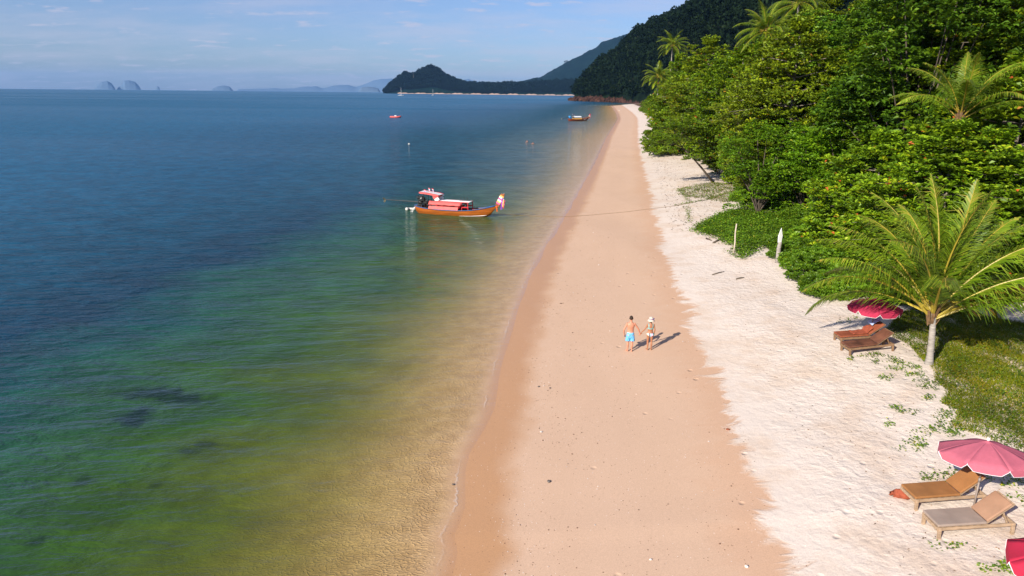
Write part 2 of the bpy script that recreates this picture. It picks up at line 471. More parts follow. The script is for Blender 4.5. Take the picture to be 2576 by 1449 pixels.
# water over dark weed beds reads dark
weed = None
for (px_, py_, ra, rb) in [(395, 990, 1.6, .75), (455, 1003, 1.5, .7), (340, 1050, .75, .9), (205, 1212, .42, .4), (528, 1118, .7, .25), (390, 1223, .28, .2), (92, 1364, .3, .3), (470, 1135, .5, .3)]:
    q_ = on_z(px_, py_)
    v_ = n.new('ShaderNodeVectorMath'); v_.operation = 'SUBTRACT'; l.new(pos, v_.inputs[0]); v_.inputs[1].default_value = q_
    v2 = n.new('ShaderNodeVectorMath'); v2.operation = 'MULTIPLY'; l.new(v_.outputs[0], v2.inputs[0]); v2.inputs[1].default_value = (1 / ra, 1 / rb, 0)
    v3 = n.new('ShaderNodeVectorMath'); v3.operation = 'LENGTH'; l.new(v2.outputs[0], v3.inputs[0])
    k_ = math_n(n, l, 'ADD', v3.outputs['Value'], math_n(n, l, 'MULTIPLY', math_n(n, l, 'SUBTRACT', noise_n(n, l, pos, 1.1, 5, 0.65), 0.5), 2.2))
    k_ = step_n(n, l, k_, 0.30, 1.35, 1.0 if px_ in (395, 455, 340) else 0.6, 0.0)
    weed = k_ if weed is None else math_n(n, l, 'MAXIMUM', weed, k_)
mott = step_n(n, l, noise_n(n, l, pos, 0.30, 6, 0.65, (1, 1, 1)), 0.35, 0.68, 0.78, 1.22)
body_far = ramp_n(n, l, fr, [(0.0, (0.50, 0.37, 0.25)), (4 / 80, (0.27, 0.24, 0.17)), (9 / 80, (0.075, 0.125, 0.125)), (18 / 80, (0.014, 0.070, 0.100)), (40 / 80, (0.003, 0.062, 0.122)), (1.0, (0.002, 0.088, 0.172))])
body = mix_n(n, l, step_n(n, l, spy.outputs[1], 52.0, 120.0), body, body_far)
body = mix_n(n, l, 1.0, body, mott, 'MULTIPLY')
body = mix_n(n, l, math_n(n, l, 'MULTIPLY', weed, 0.85), body, (0.004, 0.014, 0.016))
dif = n.new('ShaderNodeBsdfDiffuse'); l.new(body, dif.inputs['Color'])
tra = n.new('ShaderNodeBsdfTransparent')
l.new(ramp_n(n, l, fr, [(0.0, (1, 1, 1)), (0.8 / 80, (0.97, 0.93, 0.84)), (3 / 80, (0.92, 0.90, 0.68)), (7 / 80, (0.70, 0.80, 0.34)), (20 / 80, (0.3, 0.5, 0.3))]), tra.inputs['Color'])
mb = n.new('ShaderNodeMixShader'); l.new(opac, mb.inputs[0]); l.new(tra.outputs[0], mb.inputs[1]); l.new(dif.outputs[0], mb.inputs[2])
# waves
rw = n.new('ShaderNodeMapping'); rw.inputs['Rotation'].default_value = (0, 0, R(-7)); l.new(pos, rw.inputs[0]); pw = rw.outputs[0]
w1 = noise_n(n, l, pw, 0.60, 3, 0.55, (0.30, 1.0, 1))
w2 = noise_n(n, l, pw, 1.5, 4, 0.6, (0.40, 1.0, 1), 0.3)
w3 = noise_n(n, l, pw, 6.0, 2, 0.5, (0.7, 1.0, 1), 0.2)
calm = step_n(n, l, off, 0.5, 24.0, 0.16, 1.0)
hh = math_n(n, l, 'ADD', math_n(n, l, 'MULTIPLY', w1, 0.50), math_n(n, l, 'ADD', math_n(n, l, 'MULTIPLY', w2, 0.34), math_n(n, l, 'MULTIPLY', w3, 0.018)))
hh = math_n(n, l, 'MULTIPLY', hh, calm)
bp = n.new('ShaderNodeBump'); bp.inputs['Strength'].default_value = 1.0; bp.inputs['Distance'].default_value = 1.0
l.new(hh, bp.inputs['Height'])
l.new(bp.outputs[0], dif.inputs['Normal'])
fres = n.new('ShaderNodeFresnel'); l.new(step_n(n, l, geo.outputs['Backfacing'], 0.4, 0.6, 1.333, 0.75), fres.inputs['IOR']); l.new(bp.outputs[0], fres.inputs['Normal'])
# a wind-ruffled sea mirrors far less at grazing angles than a flat one; slicks and gusts vary it
gust = noise_n(n, l, pos, 0.0045, 4, 0.55, (0.25, 1.0, 1), 0.5)
gk = step_n(n, l, gust, 0.38, 0.62, 2.6, 1.35)
fcl = math_n(n, l, 'DIVIDE', fres.outputs[0], math_n(n, l, 'ADD', 1.0, math_n(n, l, 'MULTIPLY', fres.outputs[0], gk)))
glo = n.new('ShaderNodeBsdfGlossy'); glo.inputs['Color'].default_value = (1, 1, 1, 1)
l.new(step_n(n, l, off, 4.0, 60.0, 0.03, 0.22), glo.inputs['Roughness'])
l.new(bp.outputs[0], glo.inputs['Normal'])
mg = n.new('ShaderNodeMixShader'); l.new(fcl, mg.inputs[0]); l.new(mb.outputs[0], mg.inputs[1]); l.new(glo.outputs[0], mg.inputs[2])
# thin broken foam line where the water ends
fo = noise_n(n, l, pos, 1.7, 5, 0.7)
foam = math_n(n, l, 'MULTIPLY', step_n(n, l, math_n(n, l, 'ABSOLUTE', math_n(n, l, 'SUBTRACT', off_raw, math_n(n, l, 'MULTIPLY', fo, 0.5))), 0.0, 0.055, 1.0, 0.0), step_n(n, l, noise_n(n, l, pos, 0.35, 5, 0.65), 0.42, 0.66))
fd = n.new('ShaderNodeBsdfDiffuse'); fd.inputs['Color'].default_value = (0.72, 0.66, 0.6, 1)
mf = n.new('ShaderNodeMixShader'); l.new(math_n(n, l, 'MULTIPLY', foam, 0.38), mf.inputs[0]); l.new(mg.outputs[0], mf.inputs[1]); l.new(fd.outputs[0], mf.inputs[2])
l.new(mf.outputs[0], o.inputs[0])

ys = np.concatenate([np.linspace(-200, 4, 16), np.geomspace(6, 16000, 260)])
ds = np.concatenate([-np.geomspace(18000, 40, 40), np.linspace(-38, -6, 26), np.linspace(-5.5, 1.2, 40)])
DD, YY = np.meshgrid(ds, ys)
XX = shore_x(YY) + DD
# far rows spread evenly over the whole width
far = np.clip((YY - 1100) / 400, 0, 1)
XW = np.linspace(-16000, 16000, len(ds))[None, :] * np.ones_like(YY)
XX = np.where(YY > 1100, XX * (1 - far) + XW * far, XX)
OFF = np.where(YY > 1100, 200.0, -DD)
ZZ = -(XX ** 2 + YY ** 2) / (2 * EARTH)
ZZ = ZZ + np.where(YY < 400, 0.015 * np.exp(-((DD + 0.15) / 0.22) ** 2), 0)
V = np.stack([XX, YY, ZZ], -1).reshape(-1, 3)
me = np_mesh("sea", V, grid_faces(len(ys), len(ds)), m_sea, attrs={'offshore': OFF.ravel()}, smooth=True)
tag(obj("sea", me), "calm sea, olive and green over the shallows and deep blue further out", kind='structure')

# ---- wooded hills and islands: real relief behind a skyline, each at its own distance
def foliage_mat(name, a, b, scale=0.05, rough=0.8, rock=None, rock_z=(0, 1)):
    m, n, l = new_mat(name)
    o = N(n, 'ShaderNodeOutputMaterial'); p = N(n, 'ShaderNodeBsdfPrincipled')
    p.inputs['Roughness'].default_value = rough; p.inputs['Specular IOR Level'].default_value = 0.03
    geo = n.new('ShaderNodeNewGeometry'); pos = geo.outputs['Position']
    f = step_n(n, l, noise_n(n, l, pos, scale, 6, 0.65), 0.35, 0.65)
    c = mix_n(n, l, f, a, b)
    if rock:
        s = n.new('ShaderNodeSeparateXYZ'); l.new(pos, s.inputs[0])
        hz = math_n(n, l, 'ADD', s.outputs[2], math_n(n, l, 'MULTIPLY', math_n(n, l, 'SUBTRACT', noise_n(n, l, pos, scale * 1.5, 5), 0.5), 14.0))
        rc = mix_n(n, l, noise_n(n, l, pos, 0.16, 6, 0.7), (rock[0] * .35, rock[1] * .35, rock[2] * .35), rock)
        c = mix_n(n, l, step_n(n, l, hz, rock_z[0], rock_z[1], 1.0, 0.0), c, rc)
    l.new(c, p.inputs['Base Color']); l.new(p.outputs[0], o.inputs[0])
    return m

def hill(name, label, sky_pts, base_fn, depth_fn, mat, nu=160, nt=40, rough_px=0.0, bump=0.0, fall=1.0, shape=0.8, seed=1, crag=0.0):
    """relief between a foot at base_fn(u) and a ridge depth_fn(u) further, ridge height from the skyline elevation"""
    r_ = np.random.default_rng(seed)
    u = np.linspace(sky_pts[0][0], sky_pts[-1][0], nu)
    v = np.interp(u, [p[0] for p in sky_pts], [p[1] for p in sky_pts]) - np.abs(r_.normal(0, 1, nu)) * rough_px
    V = []
    for i in range(nu):
        r0, dp = base_fn(u[i]), depth_fn(u[i])
        q = at_dist(u[i], v[i], r0 + dp)
        ax, ay = q.x / (r0 + dp), q.y / (r0 + dp)
        for t in np.linspace(0, 2, nt):
            r = r0 + dp * t
            zb = -r * r / (2 * EARTH) - 3
            s = math.sin(min(t, 1) * math.pi / 2) ** shape if t <= 1 else max(0, 1 - (t - 1) ** 1.5 * fall)
            z = zb + (q.z - zb) * s
            V.append((ax * r, ay * r, z))
    V = np.array(V)
    if bump:
        w = wob(V[:, 0], V[:, 1] + V[:, 2], bump * 5) + 0.6 * wob(V[:, 0] + 99, V[:, 1], bump * 1.8)
        tt = np.tile(np.linspace(0, 2, nt), nu)
        V[:, 2] += w * bump * np.clip(tt * 3, 0, 1) * np.clip((1 - tt) * 4, 0, 1) * 0.8
    if crag:
        tt = np.tile(np.linspace(0, 2, nt), nu)
        m_ = np.clip(1 - tt / 0.16, 0, 1) * (tt > 0.0)
        V[:, 2] += m_ * crag * (r_.normal(0, 1, len(V)) * .7 + wob(V[:, 0], V[:, 1], 6.0))
    me = np_mesh(name, V, grid_faces(nu, nt)[:, ::-1], mat, smooth=True)
    o = obj(name, me)
    tag(o, label, kind='structure')
    return V.reshape(nu, nt, 3)

m_hill_near = foliage_mat("headland_shaded_woods", (0.004, 0.009, 0.005), (0.009, 0.018, 0.008), 0.06, rock=(0.10, 0.05, 0.04), rock_z=(1, 4))  # cloud shade over the headland is put into this dark green
m_hill_mid = foliage_mat("peninsula_shaded_woods", (0.002, 0.010, 0.010), (0.004, 0.016, 0.014), 0.02, rock=(0.10, 0.06, 0.05), rock_z=(-8, -4))  # darkened as if a cloud shaded the peninsula
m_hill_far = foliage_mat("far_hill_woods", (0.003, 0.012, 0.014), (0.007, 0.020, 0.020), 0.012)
m_isle = foliage_mat("island_haze_tint", (0.10, 0.15, 0.21), (0.115, 0.165, 0.225), 0.006)  # pale bluish colour paints the islands' fading into haze

HEAD_SKY = [(1434, 253), (1438, 249), (1443, 245), (1447, 236), (1457, 221), (1468, 205), (1481, 191), (1496, 176), (1510, 163), (1514, 152), (1524, 152), (1537, 145), (1564, 124), (1576, 110),
            (1588, 97), (1599, 90), (1602, 79), (1616, 81), (1635, 75), (1642, 67), (1650, 63), (1680, 57), (1720, 36), (1760, 15), (1800, -2),
            (1850, -28), (2000, -70), (2300, -110), (2700, -130)]
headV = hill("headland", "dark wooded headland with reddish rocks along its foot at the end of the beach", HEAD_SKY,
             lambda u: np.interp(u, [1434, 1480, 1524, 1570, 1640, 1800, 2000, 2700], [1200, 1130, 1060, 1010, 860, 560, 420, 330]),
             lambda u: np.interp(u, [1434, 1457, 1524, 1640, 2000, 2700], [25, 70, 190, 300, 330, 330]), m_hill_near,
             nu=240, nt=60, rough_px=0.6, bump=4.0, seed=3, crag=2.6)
PEN_SKY = [(968, 233), (972, 228), (980, 217), (995, 205), (1007, 195), (1018, 187), (1030, 190), (1039, 193), (1048, 187), (1056, 181), (1068, 175.5), (1080, 171), (1092, 174),
           (1103, 177), (1112, 187), (1130, 197.5), (1144, 203), (1162, 208), (1180, 212), (1203, 214), (1232, 215), (1273, 213), (1330, 211), (1400, 208), (1470, 207), (1540, 207)]
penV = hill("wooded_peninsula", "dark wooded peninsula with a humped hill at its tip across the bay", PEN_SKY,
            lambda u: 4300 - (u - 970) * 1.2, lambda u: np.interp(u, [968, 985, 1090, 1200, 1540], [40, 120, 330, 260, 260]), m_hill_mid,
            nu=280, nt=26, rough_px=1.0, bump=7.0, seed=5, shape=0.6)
FAR_SKY = [(1225, 219), (1260, 214), (1300, 206.5), (1338, 199), (1361, 194.6), (1376, 184.4), (1400, 172), (1421, 159), (1442, 148), (1464, 139), (1482, 128), (1496, 122.6), (1505, 116), (1513, 107),
           (1530, 102), (1550, 95.5), (1571, 88.6), (1586, 83.5), (1600, 78), (1640, 70), (1700, 66), (1800, 80), (1900, 110)]
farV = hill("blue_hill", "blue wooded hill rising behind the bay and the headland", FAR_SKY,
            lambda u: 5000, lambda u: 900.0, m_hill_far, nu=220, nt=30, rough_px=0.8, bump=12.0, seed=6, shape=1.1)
isles = [
    ("island", "rounded hazy island, leftmost on the sea horizon", [(230, 232), (236, 226), (243, 214), (256, 206), (270, 204), (281, 210), (289, 221), (293, 232)], 21000, 900),
    ("island", "taller steep hazy island beside the leftmost one on the horizon", [(290, 232), (296, 221), (309, 210), (313, 203), (324, 202), (340, 206), (352, 219), (357, 232)], 21500, 900),
    ("island", "tiny hazy islet alone on the horizon between larger islands", [(388, 232), (392, 222), (396, 217), (400, 219), (405, 232)], 21000, 300),
    ("island", "low domed hazy island at the middle of the horizon", [(528, 234), (534, 224), (547, 217.5), (562, 215), (577, 217.5), (585, 226), (592, 235)], 19500, 800),
    ("island_chain", "low hazy chain of hills along the horizon left of the peninsula", [(586, 235), (600, 224.5), (676, 223), (690, 221.5), (705, 223), (735, 223), (746, 221.5), (758, 219), (770, 217.6), (783, 218), (796, 216), (806, 221),
        (815, 222), (838, 215.7), (858, 213.7), (875, 214), (895, 219), (905, 216), (925, 209), (940, 202), (960, 199), (985, 198), (1010, 205), (1040, 216), (1060, 236)], 24000, 1500),
    ("island", "flat-topped hazy cliff island just left of the peninsula tip", [(898, 237), (903, 226), (910, 220), (926, 218), (940, 219.5), (952, 223), (960, 237)], 14500, 500),
    ("mountain", "pale blue twin-peaked mountain seen over the low neck of the peninsula", [(1100, 237), (1140, 212), (1160, 204), (1170, 200.5), (1177, 198.7), (1186, 202), (1203, 206), (1216, 211), (1230, 209), (1241, 206.4), (1258, 212), (1300, 237)], 23000, 1500),
]
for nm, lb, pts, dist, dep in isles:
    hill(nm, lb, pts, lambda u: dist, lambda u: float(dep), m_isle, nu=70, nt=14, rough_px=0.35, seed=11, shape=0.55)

# tumbled red rocks along the foot of the headland
m_rock = foliage_mat("red_rock", (0.022, 0.011, 0.009), (0.085, 0.042, 0.030), 0.18)
rk = np.random.default_rng(21); Vs, Fs = [], []; b_ = 0
ico = bmesh.new(); bmesh.ops.create_icosphere(ico, subdivisions=1, radius=1.0)
IV = np.array([v.co[:] for v in ico.verts]); IF = np.array([[v.index for v in f.verts] for f in ico.faces]); ico.free()
for i in range(420):
    u = rk.uniform(1433, 1580)
    r0 = np.interp(u, [1434, 1480, 1524, 1570, 1640], [1200, 1130, 1060, 1010, 860]) + rk.normal(0, 7) + 2
    q_ = at_dist(u, 250, r0); s_ = rk.uniform(1.2, 4.8) * (1.0 if u > 1442 else .7)
    v_ = IV * (1 + rk.normal(0, .22, (len(IV), 1))) * np.array([s_ * rk.uniform(.8, 1.8), s_, s_ * rk.uniform(.7, 1.5)])
    a_ = rk.uniform(0, 6.28); c_, n_s = math.cos(a_), math.sin(a_)
    v_ = np.stack([v_[:, 0] * c_ - v_[:, 1] * n_s, v_[:, 0] * n_s + v_[:, 1] * c_, v_[:, 2]], -1) + np.array([q_.x, q_.y, s_ * .35])
    Vs.append(v_); Fs.append(IF + b_); b_ += len(IV)
tag(obj("shore_rocks", np_mesh("shore_rocks", np.concatenate(Vs), np.concatenate(Fs), m_rock)), "tumbled reddish rocks along the waterline of the headland", kind='stuff')

# far beach under the peninsula
m_farsand = simple("far_sand", (0.55, 0.36, 0.27), rough=0.9, scale=0.02)
V = []
fu = np.linspace(1000, 1460, 90)
for i, u in enumerate(fu):
    r = (4300 - (u - 970) * 1.2) - 14
    q = at_dist(u, 236, r); ax, ay = q.x / r, q.y / r
    zb = -r * r / (2 * EARTH)
    h_ = 5.0 + 2.5 * math.sin(i * 0.7) + 2.0 * math.sin(i * 2.1)
    for rr, z in ((r - 25, zb - 2), (r - 5, zb + 1.5), (r + 30, zb + max(1.5, h_)), (r + 60, zb - 2)):
        V.append((ax * rr, ay * rr, z))
tag(obj("far_beach", np_mesh("far_beach", V, grid_faces(90, 4)[:, ::-1], m_farsand, smooth=True)), "thin strip of pale sand under the wooded peninsula across the bay", kind='structure')

# ---- air
m_haze, n, l = new_mat("haze_air")
o = N(n, 'ShaderNodeOutputMaterial')
pv = n.new('ShaderNodeVolumePrincipled')
pv.inputs['Color'].default_value = (0.22, 0.46, 0.88, 1)
pv.inputs['Density'].default_value = 2.8e-5
pv.inputs['Anisotropy'].default_value = 0.0
l.new(pv.outputs[0], o.inputs['Volume'])
hb = MB(); hb.box((0, 13000, 240), (56000, 28600, 580))
hz = hb.build("haze", m_haze)
tag(hz, "pale blue haze lying over the sea and the far hills", kind='stuff')
# ------------------------------------------------------------------ vegetation
def leaf_mat(name, stops, trans=0.28, rough=0.45, spec=0.22, tcol=(0.30, 0.42, 0.04), objvar=0.25):
    m, n, l = new_mat(name)
    o = N(n, 'ShaderNodeOutputMaterial'); p = N(n, 'ShaderNodeBsdfPrincipled')
    c = ramp_n(n, l, attr_n(n, 'rnd'), stops)
    oi = n.new('ShaderNodeObjectInfo')
    k = n.new('ShaderNodeMapRange'); l.new(oi.outputs['Random'], k.inputs[0]); k.inputs[3].default_value = 1 - objvar; k.inputs[4].default_value = 1 + objvar
    geo = n.new('ShaderNodeNewGeometry')
    cl = step_n(n, l, noise_n(n, l, geo.outputs['Position'], 0.45, 3), 0.3, 0.7, 0.72, 1.25)
    s = n.new('ShaderNodeVectorMath'); s.operation = 'SCALE'; l.new(c, s.inputs[0]); l.new(math_n(n, l, 'MULTIPLY', k.outputs[0], cl), s.inputs['Scale'])
    l.new(s.outputs[0], p.inputs['Base Color'])
    p.inputs['Roughness'].default_value = rough; p.inputs['Specular IOR Level'].default_value = spec
    t = n.new('ShaderNodeBsdfTranslucent')
    tm = mix_n(n, l, 0.5, s.outputs[0], tcol)
    l.new(tm, t.inputs['Color'])
    mx = n.new('ShaderNodeMixShader'); mx.inputs[0].default_value = trans
    l.new(p.outputs[0], mx.inputs[1]); l.new(t.outputs[0], mx.inputs[2]); l.new(mx.outputs[0], o.inputs[0])
    return m
m_almond = leaf_mat("almond_leaf", [(0.0, (0.0451, 0.097, 0.0048)), (0.5, (0.1288, 0.2257, 0.0072)), (0.85, (0.2335, 0.3261, 0.0084)), (0.965, (0.3543, 0.3526, 0.012)), (0.985, (0.4509, 0.0882, 0.024)), (1.0, (0.4831, 0.1058, 0.024))], tcol=(0.22, 0.30, 0.03), trans=0.15)
m_bright = leaf_mat("bright_leaf", [(0.0, (0.0466, 0.1227, 0.005)), (0.5, (0.1273, 0.2608, 0.008)), (0.9, (0.2096, 0.3451, 0.01)), (0.985, (0.2018, 0.2761, 0.02)), (1.0, (0.4968, 0.3835, 0.02))], tcol=(0.22, 0.36, 0.03), trans=0.24)
m_olive = leaf_mat("olive_leaf", [(0.0, (0.045, 0.0826, 0.005)), (0.5, (0.1351, 0.1926, 0.007)), (0.85, (0.2201, 0.2752, 0.008)), (0.97, (0.3201, 0.2972, 0.012)), (1.0, (0.4002, 0.1101, 0.02))], tcol=(0.26, 0.30, 0.03), trans=0.15)
m_deep = leaf_mat("deep_leaf", [(0.0, (0.0268, 0.0768, 0.006)), (0.5, (0.0854, 0.1792, 0.009)), (0.9, (0.1525, 0.2688, 0.012)), (1.0, (0.2684, 0.3072, 0.02))], tcol=(0.18, 0.30, 0.03), trans=0.15)
m_shrub = leaf_mat("shrub_leaf", [(0.0, (0.0473, 0.1105, 0.006)), (0.5, (0.1148, 0.2275, 0.0108)), (0.95, (0.189, 0.299, 0.015)), (1.0, (0.351, 0.338, 0.018))], trans=0.25)
m_vine = leaf_mat("vine_leaf", [(0.0, (0.0403, 0.084, 0.007)), (0.6, (0.0978, 0.174, 0.0126)), (0.9, (0.184, 0.24, 0.014)), (0.96, (0.345, 0.312, 0.021)), (1.0, (0.138, 0.06, 0.021))], trans=0.25)
m_grass = leaf_mat("grass_blade", [(0.0, (0.0607, 0.0805, 0.0021)), (0.6, (0.1553, 0.1725, 0.0035)), (0.9, (0.243, 0.2185, 0.007)), (1.0, (0.351, 0.2185, 0.021))], trans=0.25, spec=0.2)
m_palm = leaf_mat("palm_leaflet", [(0.0, (0.055, 0.115, 0.006)), (0.5, (0.125, 0.21, 0.009)), (0.9, (0.21, 0.27, 0.015)), (1.0, (0.36, 0.30, 0.04))], trans=0.30, rough=0.38, spec=0.30, tcol=(0.35, 0.45, 0.04))
m_palmdry = leaf_mat("dry_leaflet", [(0.0, (0.16, 0.13, 0.02)), (0.45, (0.40, 0.22, 0.02)), (0.8, (0.45, 0.20, 0.03)), (1.0, (0.45, 0.36, 0.28))], trans=0.3, tcol=(0.5, 0.3, 0.05))
m_blue = leaf_mat("bay_shaded_leaf", [(0.0, (0.002, 0.008, 0.008)), (0.5, (0.004, 0.015, 0.012)), (1.0, (0.010, 0.026, 0.018))], trans=0.05, spec=0.1, rough=0.8, tcol=(0.01, 0.03, 0.02))  # peninsula leaves, with the cloud shade painted into their colour
m_far = leaf_mat("cloud_shaded_wood_leaf", [(0.0, (0.003, 0.007, 0.004)), (0.5, (0.007, 0.015, 0.007)), (0.9, (0.014, 0.026, 0.010)), (1.0, (0.03, 0.03, 0.022))], tcol=(0.02, 0.04, 0.01), trans=0.08, spec=0.03, rough=0.8)  # headland leaves darkened to stand in for cloud shade
m_stalk = simple("palm_stalk", (0.36, 0.27, 0.03), rough=0.45, spec=0.4, scale=2)
m_fibre = simple("palm_fibre", (0.15, 0.085, 0.04), rough=0.95, var=0.4, scale=9)
m_bark = simple("grey_bark", (0.20, 0.165, 0.13), rough=0.9, var=0.4, scale=5, bump=0.03, stretch=(1, 1, 0.35))
m_bark_dark = simple("dark_bark", (0.10, 0.078, 0.058), rough=0.9, var=0.4, scale=5, bump=0.03, stretch=(1, 1, 0.35))
m_palmtrunk = simple("palm_trunk", (0.30, 0.265, 0.23), rough=0.9, var=0.3, scale=7, bump=0.04, stretch=(0.3, 0.3, 1.6))

def unit(a): return a / np.maximum(np.linalg.norm(a, axis=-1, keepdims=True), 1e-9)
def leaf_quads(P, D, L, W, r_, fold=0.25, wide=0.62):
    """kite leaves: base P, direction D, length L, width W"""
    D = unit(D)
    up = np.array([0, 0, 1.0]) + r_.normal(0, 0.25, P.shape)
    S = unit(np.cross(D, up)); Nn = unit(np.cross(S, D))
    L = L[:, None]; W = W[:, None]
    a = P; c = P + D * L - Nn * L * 0.10
    b = P + D * L * wide + S * W / 2 + Nn * W * fold
    e = P + D * L * wide - S * W / 2 + Nn * W * fold
    V = np.stack([a, b, c, e], 1).reshape(-1, 3)
    F = np.arange(len(P) * 4).reshape(-1, 4)
    return V, F
def rosettes(C, k, el, L, W, r_, out=None):
    """k leaves around every centre"""
    n_ = len(C)
    az = (np.arange(k)[None, :] * 2 * np.pi / k + r_.uniform(0, 6.28, (n_, 1)) + r_.normal(0, 0.25, (n_, k)))
    e = np.radians(r_.normal(el, 14, (n_, k)))
    D = np.stack([np.cos(az) * np.cos(e), np.sin(az) * np.cos(e), np.sin(e)], -1)
    if out is not None: D = D + out[:, None, :] * 0.45
    P = np.repeat(C[:, None, :], k, 1) + unit(D) * 0.03
    Ls = L * r_.uniform(0.7, 1.2, (n_, k)); Ws = W * r_.uniform(0.8, 1.2, (n_, k))
    V, F = leaf_quads(P.reshape(-1, 3), D.reshape(-1, 3), Ls.ravel(), Ws.ravel(), r_, wide=0.70)
    base = r_.uniform(0, 1, (n_, 1))
    rnd = np.clip(0.55 * base + 0.45 * r_.uniform(0, 1, (n_, k)), 0, 1)
    rnd = np.where(r_.uniform(0, 1, (n_, k)) > 0.993, 0.99, rnd)
    return V, F, np.repeat(rnd.ravel(), 4)

def crown_mesh(name, V, F, rnd, mat): return np_mesh(name, V, F, mat, attrs={'rnd': rnd})

def almond_tree(seed, H, Rr, tiers, per=150, hang=False, low=0.12, mat=None, L=0.40):
    """tiered crown: flat storeys of leaf rosettes on level branches"""
    r_ = np.random.default_rng(seed)
    tb = MB()
    bend = r_.normal(0, 0.25, 2)
    def ax(z): t = z / H; return np.array([bend[0] * math.sin(t * 3) * t * 2, bend[1] * math.sin(t * 2.4) * t * 2, z])
    tb.tube([ax(z) for z in np.linspace(-0.3, H * 0.96, 9)], [0.26 * (1 - 0.85 * i / 8) * (H / 13) for i in range(9)], 8)
    C, O = [], []
    for ti in range(tiers):
        f = low + (0.985 - low) * ti / (tiers - 1)
        z0 = H * f
        rad = Rr * (math.sin(min(1.0, (1.02 - f) * 1.55) * math.pi / 2) ** 0.75) * r_.uniform(0.82, 1.12)
        if f < 0.3 and not hang: rad *= 0.55 + f * 1.5
        nb = int(r_.integers(5, 8)); a0 = r_.uniform(0, 6.28)
        for b in range(nb):
            a = a0 + b * 2 * math.pi / nb + r_.normal(0, 0.18)
            lb = rad * r_.uniform(0.72, 1.15)
            rise = r_.normal(0.05, 0.05) - (0.10 if hang else 0.0)
            base = ax(z0 - 0.5)
            tip = base + np.array([math.cos(a) * lb, math.sin(a) * lb, 0.5 + lb * rise])
            mid = base + (tip - base) * 0.5 + np.array([0, 0, 0.12 * lb * r_.uniform(-.3, 1)])
            tb.tube([base, mid, tip], [0.055, 0.038, 0.012], 4, cap=False)
            m_ = int(per / nb * (0.35 + 0.65 * lb / Rr))
            t = np.sqrt(r_.uniform(0.10, 1.0, m_))
            q = base + (tip - base) * t[:, None]
            sp = lb * 0.42 * (0.25 + t * 0.75)
            side = np.array([-math.sin(a), math.cos(a), 0])
            q = q + side * (r_.uniform(-1, 1, m_) * sp)[:, None]
            q[:, 2] += r_.normal(0.05, 0.24, m_) + 0.12 * np.sin(t * 3.1) * lb * 0.3
            C.append(q); O.append(np.tile([math.cos(a) * .5, math.sin(a) * .5, 0], (m_, 1)))
    C = np.concatenate(C); O = np.concatenate(O)
    V, F, rnd = rosettes(C, 8, 20, L, L * .55, r_, O)
    return tb.mesh("trunk", m_bark, True), crown_mesh("crown", V, F, rnd, mat or m_almond)

def bush_tree(seed, H, Rr, n_lobes=26, n_ros=1500, mat=None, L=0.30, W=0.12):
    """dense rounded tree, lobes of small pointed leaves down to the ground"""
    r_ = np.random.default_rng(seed)
    tb = MB()
    C, O = [], []
    for i in range(n_lobes):
        a = r_.uniform(0, 6.28); zf = r_.uniform(0.02, 0.95)
        rr = Rr * math.sqrt(max(0.05, 1 - (abs(zf - 0.42) / 0.62) ** 2.2)) * r_.uniform(0.45, 0.85)
        c = np.array([math.cos(a) * rr, math.sin(a) * rr, zf * H])
        lr = r_.uniform(0.24, 0.38) * Rr
        m_ = int(n_ros / n_lobes)
        d_ = unit(r_.normal(0, 1, (m_, 3))); d_[:, 2] = np.abs(d_[:, 2]) * 1.1 - 0.45; d_ = unit(d_)
        C.append(c + d_ * lr * r_.uniform(0.75, 1.05, (m_, 1)) * np.array([1, 1, 0.8])); O.append(d_)
        tb.tube([(0, 0, 0.1), (c[0] * .4, c[1] * .4, c[2] * .55), tuple(c)], [0.09, 0.06, 0.015], 4, cap=False)
    C = np.concatenate(C); O = np.concatenate(O)
    k = C[:, 2] > 0.05; C, O = C[k], O[k]
    V, F, rnd = rosettes(C, 9, 2, L, W, r_, O)
    return tb.mesh("trunk", m_bark_dark, True), crown_mesh("crown", V, F, rnd, mat or m_bright)

def shrub(seed, Rr, H, n_ros=420):
    r_ = np.random.default_rng(seed)
    tb = MB()
    a = r_.uniform(0, 6.28, n_ros); e = np.arcsin(r_.uniform(0.02, 1, n_ros))
    lump = 0.8 + 0.22 * np.sin(a * 3 + seed) * np.cos(e * 4 + seed) + r_.normal(0, 0.07, n_ros)
    d_ = np.stack([np.cos(a) * np.cos(e), np.sin(a) * np.cos(e), np.sin(e)], -1)
    C = d_ * lump[:, None] * np.array([Rr, Rr, H])
    for i in range(0, n_ros, 30): tb.tube([(0, 0, 0), tuple(C[i] * .6 + np.array([0, 0, .05])), tuple(C[i])], [0.03, 0.02, 0.008], 4, cap=False)
    V, F, rnd = rosettes(C, 10, 32, 0.20, 0.085, r_, d_)
    return tb.mesh("stem", m_bark_dark, True), crown_mesh("foliage", V, F, rnd, m_shrub)

def place_tree(name, meshes, parts, x, y, rz, sc, label, cat, group=None, z=None):
    e = empty(name, (x, y, gz(x, y) if z is None else z), rz)
    e.scale = (sc[0], sc[0], sc[1]) if isinstance(sc, tuple) else (sc, sc, sc)
    for m_, p_ in zip(meshes, parts): obj(p_, m_, e)
    return tag(e, label, cat, group)

